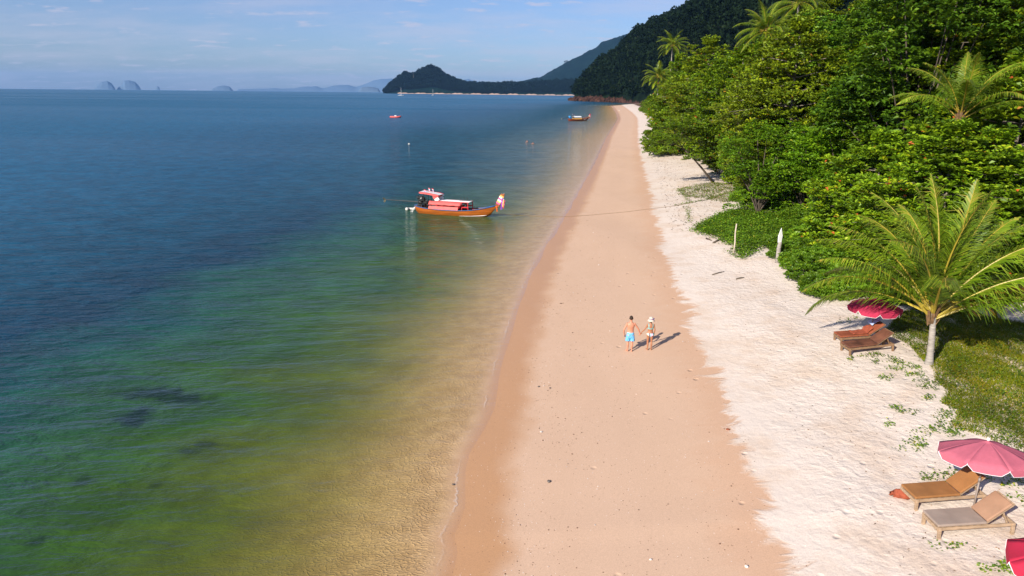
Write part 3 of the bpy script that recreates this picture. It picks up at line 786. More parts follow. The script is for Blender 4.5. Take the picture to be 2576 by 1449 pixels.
almonds = [almond_tree(11, 13, 5.6, 11, 300), almond_tree(12, 14, 6.0, 12, 300, mat=m_olive, L=0.36), almond_tree(13, 12, 5.2, 10, 300), almond_tree(14, 10, 5.6, 9, 330, True, 0.08, L=0.44)]
rounds = [bush_tree(23, 13.5, 5.6, 46, 3400, m_deep, 0.36, 0.18), bush_tree(24, 12.5, 5.8, 44, 3400, m_almond, 0.38, 0.20)]
bushes = [bush_tree(21, 8, 4.4), bush_tree(22, 7, 4.6)]
shrubs = [shrub(31, 1.25, 1.25), shrub(32, 1.1, 1.0), shrub(33, 1.4, 1.4)]

# the forest wall behind the beach, row after row
G_FOREST = "broad-leaved trees of the forest behind the beach"
tr = np.random.default_rng(5)
def in_view(x, y, m=5): return abs(x) < y * 0.745 + m
rows = [(2.0, 1.0, 66, 150), (8.5, 1.05, 42, 150), (16, 1.18, 40, 150), (25, 1.28, 46, 150), (37, 1.36, 60, 150)]
nt_ = 0
for off, hs, y0, y1 in rows:
    y = y0 + tr.uniform(0, 3)
    while y < y1:
        x = float(shore_x(y) + tree_d(y) + off + tr.normal(0, 0.8))
        if in_view(x, y) and not (off < 8 and y < 56) and not (y < 53 and math.hypot(x - 31.5, y - 46) < 7.0):
            nearness = float(np.interp(y, [40, 60, 75, 95, 128, 150], [0.98, 0.95, 0.90, 0.92, 0.98, 0.76]))
            v = ([almonds[0], almonds[1], rounds[0], almonds[2], rounds[1]] if off > 5 else [almonds[0], almonds[1], almonds[2], rounds[1]])[int(tr.integers(0, 5 if off > 5 else 4))]
            s = hs * nearness * tr.uniform(0.92, 1.1) * 1.28
            kind = {id(almonds[0]): "green tree with tiered branches", id(almonds[1]): "yellow-olive tree with tiered branches", id(almonds[2]): "smaller-crowned green tree with tiered branches",
                    id(rounds[0]): "deep green round-crowned tree", id(rounds[1]): "green round-crowned tree"}[id(v)]
            sect = "past the big palm" if y < 56 else ("behind the bright trees" if y < 84 else ("above the leaning tree" if y < 112 else "at its left end"))
            rowl = {2.0: "in the front row", 8.5: "in the second row", 16: "in the third row", 25: "in the back row", 37: "in the rearmost row"}[off]
            place_tree("almond_tree", v, ("trunk", "crown"), x, y, tr.uniform(0, 6.28), (s * .98, s * 1.06), f"{kind} {rowl} of forest {sect}" if True else
                       "broad-leaved tree with tiered branches in the dense forest wall behind the beach" if off > 5 else
                       "broad-leaved tree with tiered branches at the front edge of the forest overhanging the white sand", "tree",
                       G_FOREST if off > 5 else "trees along the front of the forest")
            nt_ += 1
        y += tr.uniform(6.2, 8.4) * (1.0 if y < 90 else 1.2)
# further trees along the far part of the beach
for k in range(34):
    y = 152 + k * 9.5 + tr.uniform(-2, 2)
    for off, hs in ((2.5, 0.68), (9, 0.86), (17, 1.0)):
        if off > 10 and k % 2: continue
        x = float(shore_x(y) + tree_d(y) + off + tr.normal(0, 1.2))
        v = almonds[3] if off < 5 else (bushes[k % 2] if k % 3 == 0 else almonds[k % 3])
        s = hs * tr.uniform(0.85, 1.15)
        if v in bushes: s *= 1.35
        place_tree("beach_tree", v, ("trunk", "crown"), x, y, tr.uniform(0, 6.28), s,
                   ("rounded" if v in bushes else "low spreading" if off < 5 else "tiered") + " green tree in the " + ("front" if off < 5 else "second" if off < 10 else "rear") + " of far trees, " + ("just past the palms" if k < 9 else "halfway to the headland" if k < 20 else "near the beach's end"), "tree", "trees along the far beach")

for (x, y, s, lab) in [(31.0, 137, 0.72, "spreading low tree below the lower of the two left palms"), (33.8, 146, 0.8, "low tree hiding the foot of the two left palms"), (34.5, 152, 0.9, "tree behind the two left palms at the forest's left end")]:
    place_tree("almond_tree", almonds[3], ("trunk", "crown"), x, y, x, s, lab, "tree", "trees at the left end of the forest")
# bright dense trees in front of the wall
for (px, py, v, s, lab) in [
        (1905, 540, 0, 1.0, "bright green dense tree hanging to the ground beside the creeping vines"),
        (2020, 545, 1, 1.12, "tallest bright green rounded tree, in front of the darker forest"),
        (2110, 560, 0, 1.05, "bright green dense tree right of the tallest rounded one"),
        (2215, 600, 1, 0.95, "bright green dense tree behind the fronds of the big palm"),
        (1985, 500, 1, 0.9, "small bright green dense tree tucked behind the two rounded ones")]:
    h = hit(px, py)
    place_tree("rounded_tree", bushes[v], ("trunk", "crown"), h.x, h.y, px * 0.7, s, lab, "tree", "bright dense trees before the forest")
# large-leaved trees behind the big palm, at the right edge
for (x, y, v, s, lab) in [
        (27.5, 43.5, 3, 0.82, "large-leaved tree directly behind the big coconut palm"),
        (36.5, 47.5, 1, 0.80, "large-leaved tree at the right edge behind the big coconut palm"),
        (34.0, 57.0, 2, 1.35, "tall large-leaved tree at the upper right edge, above the half-hidden palm"),
        (24.8, 47.5, 3, 0.8, "low large-leaved tree left behind the big coconut palm"),
        (30.2, 43.2, 3, 1.22, "spreading large-leaved tree at the far right edge of the forest"),
        (39.5, 56.0, 1, 1.22, "tallest large-leaved tree at the top right corner")]:
    place_tree("almond_tree", almonds[v], ("trunk", "crown"), x, y, x * 2.1, s, lab, "tree", "large-leaved trees behind the big palm")

# trees that hide the feet of the palms standing in the forest
for (px, py, dist, toppy, v, lab) in [(2385, 430, 43.5, 318, 0, "large-leaved tree in front of the half-hidden palm at the upper right"), (2470, 430, 45.0, 335, 2, "large-leaved tree right of the half-hidden palm at the upper right"),
        (1925, 200, 79, 128, 1, "tree just below the crown of the tall coconut palm"), (1688, 250, 137, 205, 3, "tree in front of the lower of the two left palms"), (1706, 200, 150, 142, 2, "tree in front of the upper of the two left palms")]:
    q = at_dist(px, py, dist); top = at_dist(px, toppy, dist).z; g_ = gz(q.x, q.y)
    hs_ = (14, 14, 12, 10)[v] if v != 0 else 13
    place_tree("almond_tree", almonds[v], ("trunk", "crown"), q.x, q.y, px * .3, (0.85, (top - g_) / hs_), lab, "tree", "trees hiding the palm trunks")
# sea lettuce shrubs between vine patch and big palm
sh = [(1975, 650), (2000, 672), (2035, 700), (2010, 640), (2060, 735), (2085, 745), (2050, 668), (2100, 700), (2150, 735), (2130, 668), (2080, 640), (2170, 690), (2200, 742), (2240, 715), (2035, 610),
      (2085, 605), (2140, 630), (2255, 752), (2290, 735), (1960, 625), (2335, 742), (2380, 738), (2425, 732), (2470, 722), (2310, 715), (2360, 712), (2410, 705), (2455, 695)]
for i, (px, py) in enumerate(sh):
    h = hit(px, py)
    place_tree("beach_shrub", shrubs[i % 3], ("stem", "foliage"), h.x, h.y, i * 1.3, 0.85 + 0.3 * ((i * 7) % 5) / 4,
               "bright green leafy shrub " + ("beside the pointed signpost" if px < 2005 else "in the middle of the thicket above the sand" if px < 2110 else "behind the crimson parasol" if px < 2250 else "behind the big palm's trunk"), "shrub", "leafy shrubs at the edge of the sand")
for i, (px, py) in enumerate([(1862, 505), (1900, 520), (1940, 530), (1990, 545), (2030, 560), (1875, 480)]):
    h = hit(px, py)
    place_tree("beach_shrub", shrubs[(i + 1) % 3], ("stem", "foliage"), h.x, h.y, i * 2.3, 1.1,
               "bright green shrub under the dense trees behind the creeping vines", "shrub", "shrubs behind the creeping vines")

# the small leaning tree on the sand
def leaning_tree():
    a = hit(1797, 459)
    Z = math.hypot(a.x, a.y); k = Z / FPX
    e = empty("leaning_tree", a)
    tb = MB(); r_ = np.random.default_rng(4)
    pts = [(0, 0, -0.2), (-1.6, -0.2, 1.6), (-3.0, -0.5, 3.0), (-4.6, -0.6, 4.4), (-5.2, -0.4, 5.4)]
    tb.tube(pts, [0.16, 0.13, 0.10, 0.075, 0.03], 8)
    br = [((-3.0, -.5, 3.0), (-3.6, -1.2, 3.3), (-4.6, -1.8, 3.2)), ((-3.0, -.5, 3.0), (-2.4, -.3, 3.3), (-1.8, .2, 3.4)), ((-4.6, -.6, 4.4), (-6.2, -1.0, 5.1), (-8.6, -1.2, 5.4)), ((-4.6, -.6, 4.4), (-3.8, -.2, 5.6), (-2.8, .3, 6.3)),
          ((-5.2, -.4, 5.4), (-5.6, .2, 6.4), (-6.4, .6, 6.9)), ((-5.2, -.4, 5.4), (-4.6, -1.0, 6.4), (-4.0, -1.2, 7.2))]
    for b in br: tb.tube(b, [0.06, 0.045, 0.015], 5, cap=False)
    C = []
    for (t, n_, sp) in [((-3.9, -1.4, 3.3), 22, .6), ((-2.0, .1, 3.45), 16, .5), ((-7.4, -1.1, 5.35), 70, 1.0), ((-5.9, -.8, 5.3), 60, .8), ((-3.0, .2, 6.3), 60, .8), ((-6.2, .5, 6.9), 60, .8), ((-4.2, -1.1, 7.1), 70, .9), ((-4.0, -.3, 5.9), 40, .7), ((-8.6, -1.2, 5.3), 26, .6)]:
        C.append(np.array(t) + r_.normal(0, 1, (n_, 3)) * np.array([sp, sp, sp * .35]))
    V, F, rnd = rosettes(np.concatenate(C), 8, 15, 0.36, 0.18, r_)
    obj("trunk", tb.mesh("trunk", m_bark_dark, True), e); obj("crown", crown_mesh("crown", V, F, rnd, m_almond), e)
    tag(e, "small tree leaning out from the forest over the white sand on a bare slanting trunk", "tree")
leaning_tree()

# ---- coconut palms
def frond_mesh(seed, e0, droop, L=6.0, pairs=100, dry=False, hangk=0.85, twist=0.0):
    r_ = np.random.default_rng(seed)
    nseg = 16
    s = np.linspace(0, 1, nseg + 1); ang = np.radians(e0 - droop * s ** 1.6); step = L / nseg
    sway = np.cumsum(np.full(nseg + 1, twist)) * step * s
    P = np.zeros((nseg + 1, 3))
    for i in range(1, nseg + 1):
        P[i] = P[i - 1] + step * np.array([math.cos(ang[i - 1]), 0, math.sin(ang[i - 1])])
    P[:, 1] = sway
    tb = MB()
    tb.tube([tuple(p) for p in P], [0.055 * (1 - 0.88 * t) * (L / 5.6) for t in s], 5, 0)
    V0 = np.array(tb.v); F0 = tb.f
    t = np.linspace(0.17, 0.995, pairs)
    Q = np.stack([np.interp(t, s, P[:, k]) for k in range(3)], -1)
    T = unit(np.stack([np.interp(t, s, np.gradient(P[:, k])) for k in range(3)], -1))
    Vs, Fs, Rs = [], [], []
    for sd_ in (-1, 1):
        lat = np.array([0, sd_, 0.0])[None, :]
        lat = unit(lat - T * (T * lat).sum(-1, keepdims=True))
        nrm = np.cross(T, lat) * (1 if sd_ > 0 else -1)
        nrm = np.where(nrm[:, 2:3] < 0, -nrm, nrm)
        ln = 1.22 * (L / 5.6) * np.clip(np.sin(np.clip((t - 0.10) / 0.9, 0, 1) ** 0.62 * math.pi) ** 0.65, 0.12, 1) * r_.uniform(0.85, 1.12, pairs)
        fw = 0.75 + 0.9 * t ** 1.5
        D = unit(lat + T * fw[:, None] + nrm * (0.28 - 0.2 * t)[:, None] + r_.normal(0, 0.11, (pairs, 3)))
        dn = np.zeros((pairs, 3)); dn[:, 2] = -1
        M_ = Q + D * (ln * 0.5)[:, None] + dn * (ln * 0.06)[:, None]
        hk = hangk * r_.uniform(0.35, 2.0, pairs)
        E_ = M_ + unit(D + dn * hk[:, None]) * (ln * 0.5)[:, None]
        w = 0.036 * (L / 5.6) * np.ones(pairs)
        S = unit(np.cross(D, nrm))
        S = unit(S * 0.9 + nrm * 0.35 * sd_)
        a = Q + S * (w * .5)[:, None]; b = Q - S * (w * .5)[:, None]
        c = M_ - S * (w * .55)[:, None]; d_ = M_ + S * (w * .55)[:, None]
        e = E_ - S * (w * .10)[:, None]; f = E_ + S * (w * .10)[:, None]
        base = sum(len(v) for v in Vs)
        Vs.append(np.stack([a, b, c, d_, e, f], 1).reshape(-1, 3))
        i0 = base + np.arange(pairs) * 6
        Fs.append(np.stack([i0, i0 + 1, i0 + 2, i0 + 3], -1)); Fs.append(np.stack([i0 + 3, i0 + 2, i0 + 4, i0 + 5], -1))
        rr = np.clip(r_.uniform(0, 0.75, pairs) + (0.35 * t if not dry else 0.0), 0, 1)
        if dry: rr = np.clip(t * 1.0 + r_.normal(0, 0.06, pairs), 0, 1)
        Rs.append(np.repeat(rr, 6))
    V = np.concatenate([V0] + Vs); nb = len(V0)
    F = np.concatenate([np.array([f for f in F0 if len(f) == 4])] + [f + nb for f in Fs])
    fm = np.concatenate([np.zeros(sum(len(f) == 4 for f in F0)), np.ones(sum(len(f) for f in Fs))])
    rn = np.concatenate([np.full(nb, 0.5)] + Rs)
    return np_mesh("frond", V, F, [m_stalk, m_palmdry if dry else m_palm], fmat=fm, attrs={'rnd': rn})

FR = [frond_mesh(1, 86, 30), frond_mesh(2, 74, 52), frond_mesh(3, 62, 62), frond_mesh(4, 50, 66), frond_mesh(5, 36, 80), frond_mesh(6, 18, 88), frond_mesh(7, -6, 62), frond_mesh(8, 66, 60, twist=0.05), frond_mesh(9, 44, 80, twist=-0.06), frond_mesh(10, -25, 48)]
FR_DRY = frond_mesh(19, 34, 88, dry=True, hangk=1.1)
def palm(loc, h, rz, sc, fronds, label, lean=(0, 0), group=None, trunk_r=0.19, coco=0, dry=None):
    e = empty("coconut_palm", loc, 0)
    tb = MB(); k = 14
    pts = [(lean[0] * (i / k) ** 1.5, lean[1] * (i / k) ** 1.5, -0.2 + (h + 0.2) * i / k) for i in range(k + 1)]
    rad = [trunk_r * (1.35 - 0.5 * min(1, i / 3)) * (1 - 0.22 * i / k) * (1 + (0.05 if i % 2 else -0.02)) for i in range(k + 1)]
    tb.tube(pts, rad, 10)
    t_ = tb.build("trunk", m_palmtrunk, e, True)
    top = pts[-1]
    fb_ = MB(); rb_ = random.Random(int(h * 100))
    for i in range(16):
        a = i * 0.7; z0 = top[2] - .75 + rb_.uniform(0, .5)
        fb_.bar((top[0] + trunk_r * .8 * math.cos(a), top[1] + trunk_r * .8 * math.sin(a), z0), (top[0] + (trunk_r + .10) * math.cos(a), top[1] + (trunk_r + .10) * math.sin(a), z0 + rb_.uniform(.3, .6)), .11, .03, up=(math.cos(a), math.sin(a), 0))
    fb_.build("crown_fibre", m_fibre, e)
    for i, (mi, az, ti) in enumerate(fronds):
        f = obj("frond", FR[mi] if mi >= 0 else FR_DRY, e)
        if mi < 0: f['label'] = "yellowing frond with a dry grey tip"
        f.location = (top[0], top[1], top[2] - 0.1 - 0.25 * (i % 4) * 0.4)
        f.rotation_euler = Euler((R(ti), 0, R(az) + rz), 'XYZ')
        f.scale = (sc, sc, sc)
    for i in range(coco):
        a = i * 2.2
        c = MB(); c.ball((top[0] + 0.28 * math.cos(a), top[1] + 0.28 * math.sin(a), top[2] - 0.25 - 0.12 * (i % 2)), (0.13, 0.13, 0.16), 8, 6)
        c.build("coconut", m_stalk, e, True)
    return tag(e, label, "palm tree", group)
# big palm beside the loungers: azimuth 0 = to the right, 90 = away, 180 = left, 270 = towards the camera
h = hit(2337, 916)
big = [(0, 100, 0), (0, 62, 8), (0, 150, -6), (0, 300, 4), (1, 130, 0), (1, 45, 10), (1, 190, -8), (1, 330, -6), (7, 85, 0), (7, 20, 5), (2, 165, 12), (2, 20, -10), (2, 205, -10), (2, 350, 8), (2, 112, 0), (3, 182, 10), (3, 148, 14), (3, 8, -12), (3, 38, -15), (3, 336, 10),
       (4, 176, 15), (4, 14, 8), (4, 322, -8), (4, 120, 10), (8, 60, -10), (4, 70, 0), (4, 95, 0), (4, 340, 14), (5, 28, 0), (5, 135, 0), (3, 240, 0), (-1, 352, 0), (-1, 18, 30)]
palm(h, 2.3, 0, 0.96, big, "big young coconut palm with long arching fronds beside the crimson parasol", lean=(-0.15, 0.1), trunk_r=0.165)
def ring(n_, off, kinds): return [(kinds[i % len(kinds)], off + i * 360.0 / n_ + (i * 37 % 13) - 6, ((i * 23) % 11) - 5) for i in range(n_)]
crown_full = ring(4, 10, [1, 2]) + ring(7, 33, [3, 8, 4]) + ring(7, 5, [5, 4, 5]) + ring(8, 22, [6, 5, 6]) + ring(6, 48, [9, 6])
def palm_px(px, py, dist, sc, label, rz, group="coconut palms rising from the forest", kinds=None, coco=5):
    q = at_dist(px, py, dist)
    g_ = gz(q.x, q.y)
    palm((q.x, q.y, g_), q.z - g_, rz, sc, kinds or crown_full, label, lean=(0, 0), group=group, trunk_r=0.17, coco=coco)
palm_px(1928, 72, 84, 0.64, "tall coconut palm standing above the forest at the top of the picture", 0.4)
palm_px(1657, 190, 142, 0.62, "coconut palm at the left end of the forest, lower of the two", 1.2)
palm_px(1692, 112, 158, 0.66, "coconut palm at the left end of the forest, upper of the two", 2.2)
palm_px(2010, 5, 108, 0.78, "coconut palm cut by the top of the picture right of the tall one", 3.0)
palm_px(2418, 285, 49, 0.76, "coconut palm half hidden in the trees at the upper right", 0.9, kinds=ring(6, 10, [1, 2, 7]) + ring(7, 30, [3, 8, 4]), coco=0)
palm_px(2215, 420, 64, 0.50, "small young palm poking out of the bright trees", 0.2, kinds=ring(5, 60, [2, 3, 4]), coco=0)
h = hit(2140, 590)
tb = MB(); tb.tube([(0, 0, -.2), (-.1, 0, 1.5), (-.12, .05, 3.0), (0, .1, 4.6)], [.17, .15, .13, .1], 8)
to = tb.build("dead_tree", m_palmtrunk, None, True); to.location = hit(2122, 622)
tag(to, "pale bare trunk standing in the thicket behind the big palm's left fronds", "tree trunk")

# ---- woods on the headland and the peninsula
def clump(seed, n_, flat=0.8):
    r_ = np.random.default_rng(seed)
    d_ = unit(r_.normal(0, 1, (n_, 3))); d_[:, 2] = np.abs(d_[:, 2]) * 1.25 - 0.25
    P = unit(d_) * r_.uniform(0.72, 1.05, (n_, 1)) * np.array([1, 1, flat])
    D = unit(r_.normal(0, 1, (n_, 3)) + d_ * 0.5)
    V, F = leaf_quads(P, D, np.full(n_, 0.52), np.full(n_, 0.40), r_)
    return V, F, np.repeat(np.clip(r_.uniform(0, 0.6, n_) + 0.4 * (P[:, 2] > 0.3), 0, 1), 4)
CL = [clump(50 + i, 70) for i in range(4)]
def scatter(name, label, pts, size, mat, seed):
    r_ = np.random.default_rng(seed)
    Vs, Fs, Rs = [], [], []; b = 0
    for i, p_ in enumerate(pts):
        V, F, rn = CL[i % 4]
        a = r_.uniform(0, 6.28); ca, sa = math.cos(a), math.sin(a); s = size * r_.uniform(0.6, 1.35); tall = r_.uniform(0.8, 1.35)
        W_ = np.stack([V[:, 0] * ca - V[:, 1] * sa, V[:, 0] * sa + V[:, 1] * ca, V[:, 2] * tall], -1) * s + p_ + np.array([0, 0, s * 0.35])
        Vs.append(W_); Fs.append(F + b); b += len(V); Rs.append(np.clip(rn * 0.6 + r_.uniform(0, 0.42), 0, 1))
    o = obj(name, np_mesh(name, np.concatenate(Vs), np.concatenate(Fs), mat, attrs={'rnd': np.concatenate(Rs)}))
    return tag(o, label, kind='stuff')
hr = np.random.default_rng(9)
def pick(Vg, n_, tmax, zmin):
    nu, nt = Vg.shape[:2]; tm = int(nt / 2 * tmax)
    out = []
    while len(out) < n_:
        i = hr.integers(0, nu); j = 1 + int(tm * hr.uniform() ** 1.7)
        p_ = Vg[i, j] + np.array([hr.normal(0, 2.5), hr.normal(0, 2.5), 0])
        if p_[2] > zmin and (i < nu * 0.55 or hr.uniform() < 0.4): out.append(p_)
    return out
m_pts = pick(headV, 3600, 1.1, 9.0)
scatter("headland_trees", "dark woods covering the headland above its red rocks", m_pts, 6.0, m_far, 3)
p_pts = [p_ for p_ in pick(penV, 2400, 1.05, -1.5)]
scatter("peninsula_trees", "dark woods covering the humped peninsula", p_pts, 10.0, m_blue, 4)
def lone(u, v, dist, s, label):
    q = at_dist(u, v, dist); e = empty("emergent_tree", (q.x, q.y, q.z - s * 2.6))
    tb = MB(); tb.tube([(0, 0, -s), (0, 0, s * 2.6)], [s * .14, s * .08], 5); tb.build("trunk", m_bark_dark, e)
    V, F, rn = CL[int(u) % 4]
    obj("crown", np_mesh("crown", V * np.array([s * 1.25, s * 1.25, s * 0.7]) + np.array([0, 0, s * 2.5]), F, m_blue, attrs={'rnd': rn}), e)
    tag(e, label, "tree")
lone(1040.0, 184, 4300, 13, "lone umbrella-shaped tree on the shoulder of the peninsula hill")
lone(1143.5, 199, 4300, 11, "small lone tree on the right slope of the peninsula hill")
lone(1425.5, 155, 5850, 15, "lone tree on the skyline of the blue hill")
lone(1600.5, 86, 1230, 4.0, "lone tree standing up from the skyline of the headland")
# ------------------------------------------------------------------ boats
m_hull = simple("varnished_hull", (0.33, 0.088, 0.012), rough=0.35, spec=0.5, var=0.35, scale=1.4, stretch=(0.4, 1, 6))
m_hull2 = simple("red_brown_hull", (0.22, 0.045, 0.02), rough=0.4, spec=0.4, var=0.3, scale=1.5, stretch=(0.4, 1, 6))
m_wood_in = simple("hull_inside", (0.22, 0.09, 0.03), rough=0.7, var=0.3, scale=4)
m_blue = simple("blue_paint", (0.025, 0.085, 0.22), rough=0.4, var=0.2)
m_white = simple("white_paint", (0.78, 0.77, 0.75), rough=0.45, var=0.06)
m_red = simple("red_canvas", (0.60, 0.035, 0.05), rough=0.6, var=0.15, scale=3)
m_redpale = simple("sun_bleached_red", (0.66, 0.11, 0.10), rough=0.6, var=0.15, scale=3)
m_redp = simple("red_board", (0.52, 0.02, 0.03), rough=0.5, var=0.15)
m_orange = simple("orange_plastic", (0.75, 0.16, 0.03), rough=0.5)
m_black = simple("black_tarp", (0.018, 0.02, 0.019), rough=0.45, spec=0.6, var=0.5, scale=4)
m_steel = simple("dark_steel", (0.025, 0.025, 0.028), rough=0.5)
m_brass = simple("worn_brass", (0.30, 0.22, 0.09), rough=0.5, metal=0.4)
m_pink = simple("pink_sash", (0.75, 0.10, 0.28), rough=0.7, var=0.1)
m_purple = simple("purple_sash", (0.28, 0.05, 0.42), rough=0.7, var=0.1)
m_yellow = simple("yellow_sash", (0.80, 0.45, 0.12), rough=0.7, var=0.1)
m_bluesash = simple("light_blue_sash", (0.18, 0.34, 0.72), rough=0.7, var=0.1)
m_rope = simple("rope", (0.28, 0.19, 0.12), rough=0.9, var=0.3, scale=20)
m_tarpblue = simple("blue_tarp", (0.06, 0.30, 0.62), rough=0.5, var=0.15)
m_foam = simple("white_float", (0.55, 0.53, 0.49), rough=0.6, var=0.06)

STN = [(-0.38, .10, .80, .10), (-0.10, .42, .76, -.10), (0.4, .68, .71, -.22), (1.3, .86, .63, -.3), (3, .96, .57, -.35), (5, .95, .59, -.35), (6.5, .82, .69, -.3), (7.5, .62, .84, -.25), (8.3, .40, 1.02, -.12), (8.9, .22, 1.17, .18), (9.35, .085, 1.32, .82)]
def hull_parts(root, mat, stripe=True, rim=None):
    ns = 9
    V = []; Vi = []
    for (x, b, zs, zk) in STN:
        for k in range(-ns, ns + 1):
            t = k / ns; a = abs(t)
            yy = b * math.copysign(math.sin(min(1, a * 1.02) * math.pi / 2) ** 0.8, t) * (0.80 + 0.20 * a)
            zz_ = zk + (zs - zk) * (a ** 1.9)
            xx = x - (1 - a) * (0.42 if x > 8.2 else 0.15 * max(0, (x - 6) / 2.2)) + (0.25 * (1 - a) if x < 0 else 0)
            V.append((xx, yy, zz_)); Vi.append((xx, yy * 0.93, max(zz_ + 0.06, 0.05) if a < 0.97 else zz_ + 0.004))
    m_ = 2 * ns + 1
    F = grid_faces(len(STN), m_)
    obj("hull", np_mesh("hull", V, F, mat, smooth=True), root)
    obj("hull_lining", np_mesh("hull_lining", Vi, F[:, ::-1], m_wood_in, smooth=True), root)
    g = MB()
    for sd_ in (-1, 1):
        g.tube([(x, sd_ * (b + .01), zs + .02) for (x, b, zs, zk) in STN], 0.050, 6)
    g.build("gunwale", rim or m_blue, root, True)
    if stripe:
        s_ = MB()
        for sd_ in (-1, 1):
            pts = []
            for (x, f) in ((5.2, 0.02), (6.2, .05), (7.1, .10), (7.9, .15), (8.46, .19)):
                i = [q[0] for q in STN]
                b = np.interp(x, i, [q[1] for q in STN]); zs = np.interp(x, i, [q[2] for q in STN]); zk = np.interp(x, i, [q[3] for q in STN])
                a = ((f - zk) / (zs - zk)) ** (1 / 1.9)
                yy = b * math.sin(a * math.pi / 2) ** 0.8 * (0.80 + 0.20 * a)
                xx = x - (1 - a) * (0.42 if x > 8.2 else 0.15 * max(0, (x - 6) / 2.2))
                pts.append((xx + 0.01, sd_ * (yy + .015), f))
            s_.tube(pts, [.008, .018, .028, .036, .035], 6)
        s_.build("waterline_stripe", m_white, root, True)
    d_ = MB()
    for x in (0.7, 1.3, 6.9, 7.7, 8.4):
        b = np.interp(x, [q[0] for q in STN], [q[1] for q in STN]); zs = np.interp(x, [q[0] for q in STN], [q[2] for q in STN])
        tw = obj("thwart", None, root) if False else MB()
        tw.box((x, 0, zs - .14), (.26, b * 1.66, .035)); tw.build("thwart", m_wood_in, root)

def prow_and_sash(root, colours):
    pr = MB()
    pts = [(9.18, 1.02), (9.42, 1.40), (9.70, 1.95), (9.98, 2.50)]
    wd = [.20, .19, .19, .17]
    for i in range(3):
        (x0, z0), (x1, z1) = pts[i], pts[i + 1]
        pr.bar((x0, 0, z0), (x1 + .02, 0, z1 + .03), 0.11, wd[i] * 2, up=(1, 0, 0))
    pr.box((10.02, 0, 2.53), (.34, .13, .10), rot=Matrix.Rotation(-0.3, 3, 'Y'))
    pr.build("prow", m_hull, root, bevel=0.01)
    k = len(colours)
    for i, mt in enumerate(colours):
        t0, t1 = 0.30 + 0.62 * i / k, 0.30 + 0.62 * (i + 1) / k
        def P(t):
            return Vector((9.18 + 0.80 * t, 0, 1.02 + 1.48 * t))
        b = MB(); b.bar(P(t0), P(t1), 0.17, 0.46, up=(1, 0, 0)); b.build("sash_band", mt, root, bevel=0.02)
    r_ = random.Random(3)
    for i, mt in enumerate([m_purple, m_pink, m_bluesash, m_white, m_yellow, m_red, m_pink]):
        x = 9.93 + 0.045 * i; y = -0.10 + 0.03 * (i % 4)
        b = MB(); zt = 2.18 - 0.05 * i; zb = 0.95 + 0.09 * ((i * 3) % 5) + (0.1 if i > 3 else -0.05)
        n_ = 6
        pts = [(x - 0.02 * j + 0.02 * math.sin(j * 1.7 + i), y + 0.02 * math.sin(j + i), zt + (zb - zt) * j / n_) for j in range(n_ + 1)]
        for j in range(n_): b.bar(pts[j], pts[j + 1], 0.012, 0.10 + .01 * (j % 2), up=(1, 0, 0))
        b.build("ribbon", mt, root)
    kn = MB()
    kn.ball((9.28, -.02, 1.22), (.16, .15, .16), 8, 6)
    for j in range(4): kn.bar((9.3 + .03 * j, -.13, 1.2), (9.33 + .04 * j, -.16, .62 + .08 * (j % 3)), .05, .02)
    kn.build("orange_garland", m_orange, root)

def engine(root, cover, tail_z=1.16, tip=(-3.95, 1.26)):
    e = MB(); e.box((0.25, 0, 0.92), (.5, .12, .5), 0); e.tube([(0.28, -.3, .78), (0.28, .3, .78)], .05, 6)
    e.build("engine_mount", m_steel, root)
    c = MB()
    rr = np.random.default_rng(8)
    for (ctr, rad) in (((0.48, 0, 1.52), (.47, .36, .36)), ((0.15, 0, 1.70), (.32, .28, .16)), ((0.95, 0.05, 1.12), (.36, .30, .28)), ((0.30, .02, 1.2), (.3, .27, .3))): c.ball(ctr, rad, 12, 8)
    c.v = [tuple(np.array(v) + rr.normal(0, .028, 3)) for v in c.v]
    c.build("engine_cover", cover, root)
    s_ = MB(); s_.tube([(0.25, 0, tail_z), (tip[0], -.25, tip[1])], [.075, .045], 6)
    for t in (0.30, 0.46, 0.66): s_.tube([(0.25 + (tip[0] - .25) * t, -.25 * t, tail_z + (tip[1] - tail_z) * t), (0.25 + (tip[0] - .25) * (t + .015), -.25 * (t + .015), tail_z + (tip[1] - tail_z) * (t + .015))], .075, 8)
    s_.build("propeller_shaft", m_steel, root)
    p_ = MB()
    for a in (0.4, 2.5, 4.6): p_.bar((tip[0], -.25, tip[1]), (tip[0] - .12, -.25 + .28 * math.cos(a), tip[1] + .28 * math.sin(a)), .13, .025, up=(1, 0, 0))
    p_.tube([(tip[0] + .1, -.25, tip[1] - .05), (tip[0] - .05, -.25, tip[1] - .34)], [.04, .02], 5)
    p_.build("propeller", m_brass, root)

def place_boat(root, stern_px, bow_px, L=8.7):
    a = on_z(*stern_px); b = on_z(*bow_px)
    root.location = (a.x, a.y, -(a.x ** 2 + a.y ** 2) / (2 * EARTH))
    d = b - a; s = d.length / L
    root.rotation_euler = (0, 0, math.atan2(d.y, d.x)); root.scale = (s, s, s)
    return s

def flag(root, x, y, z, h, tilt=0.0):
    f = MB(); f.tube([(x, y, z), (x + tilt, y, z + h)], .012, 5); st = f.build("flag_pole", m_steel, root)
    for i, mt in enumerate([m_red, m_white, m_purple, m_white, m_red]):
        b = MB(); b.box((x + tilt + .05, y + .01 * i, z + h - .07 - .085 * i), (.20 - .01 * i, .015, .085), rot=Matrix.Rotation(0.5, 3, 'Y')); b.build("flag_stripe", mt, st)

boat = empty("longtail_boat")
place_boat(boat, (1052, 534), (1236.5, 546))
hull_parts(boat, m_hull)
prow_and_sash(boat, [m_pink, m_yellow, m_white, m_pink, m_white, m_yellow])
engine(boat, m_black)
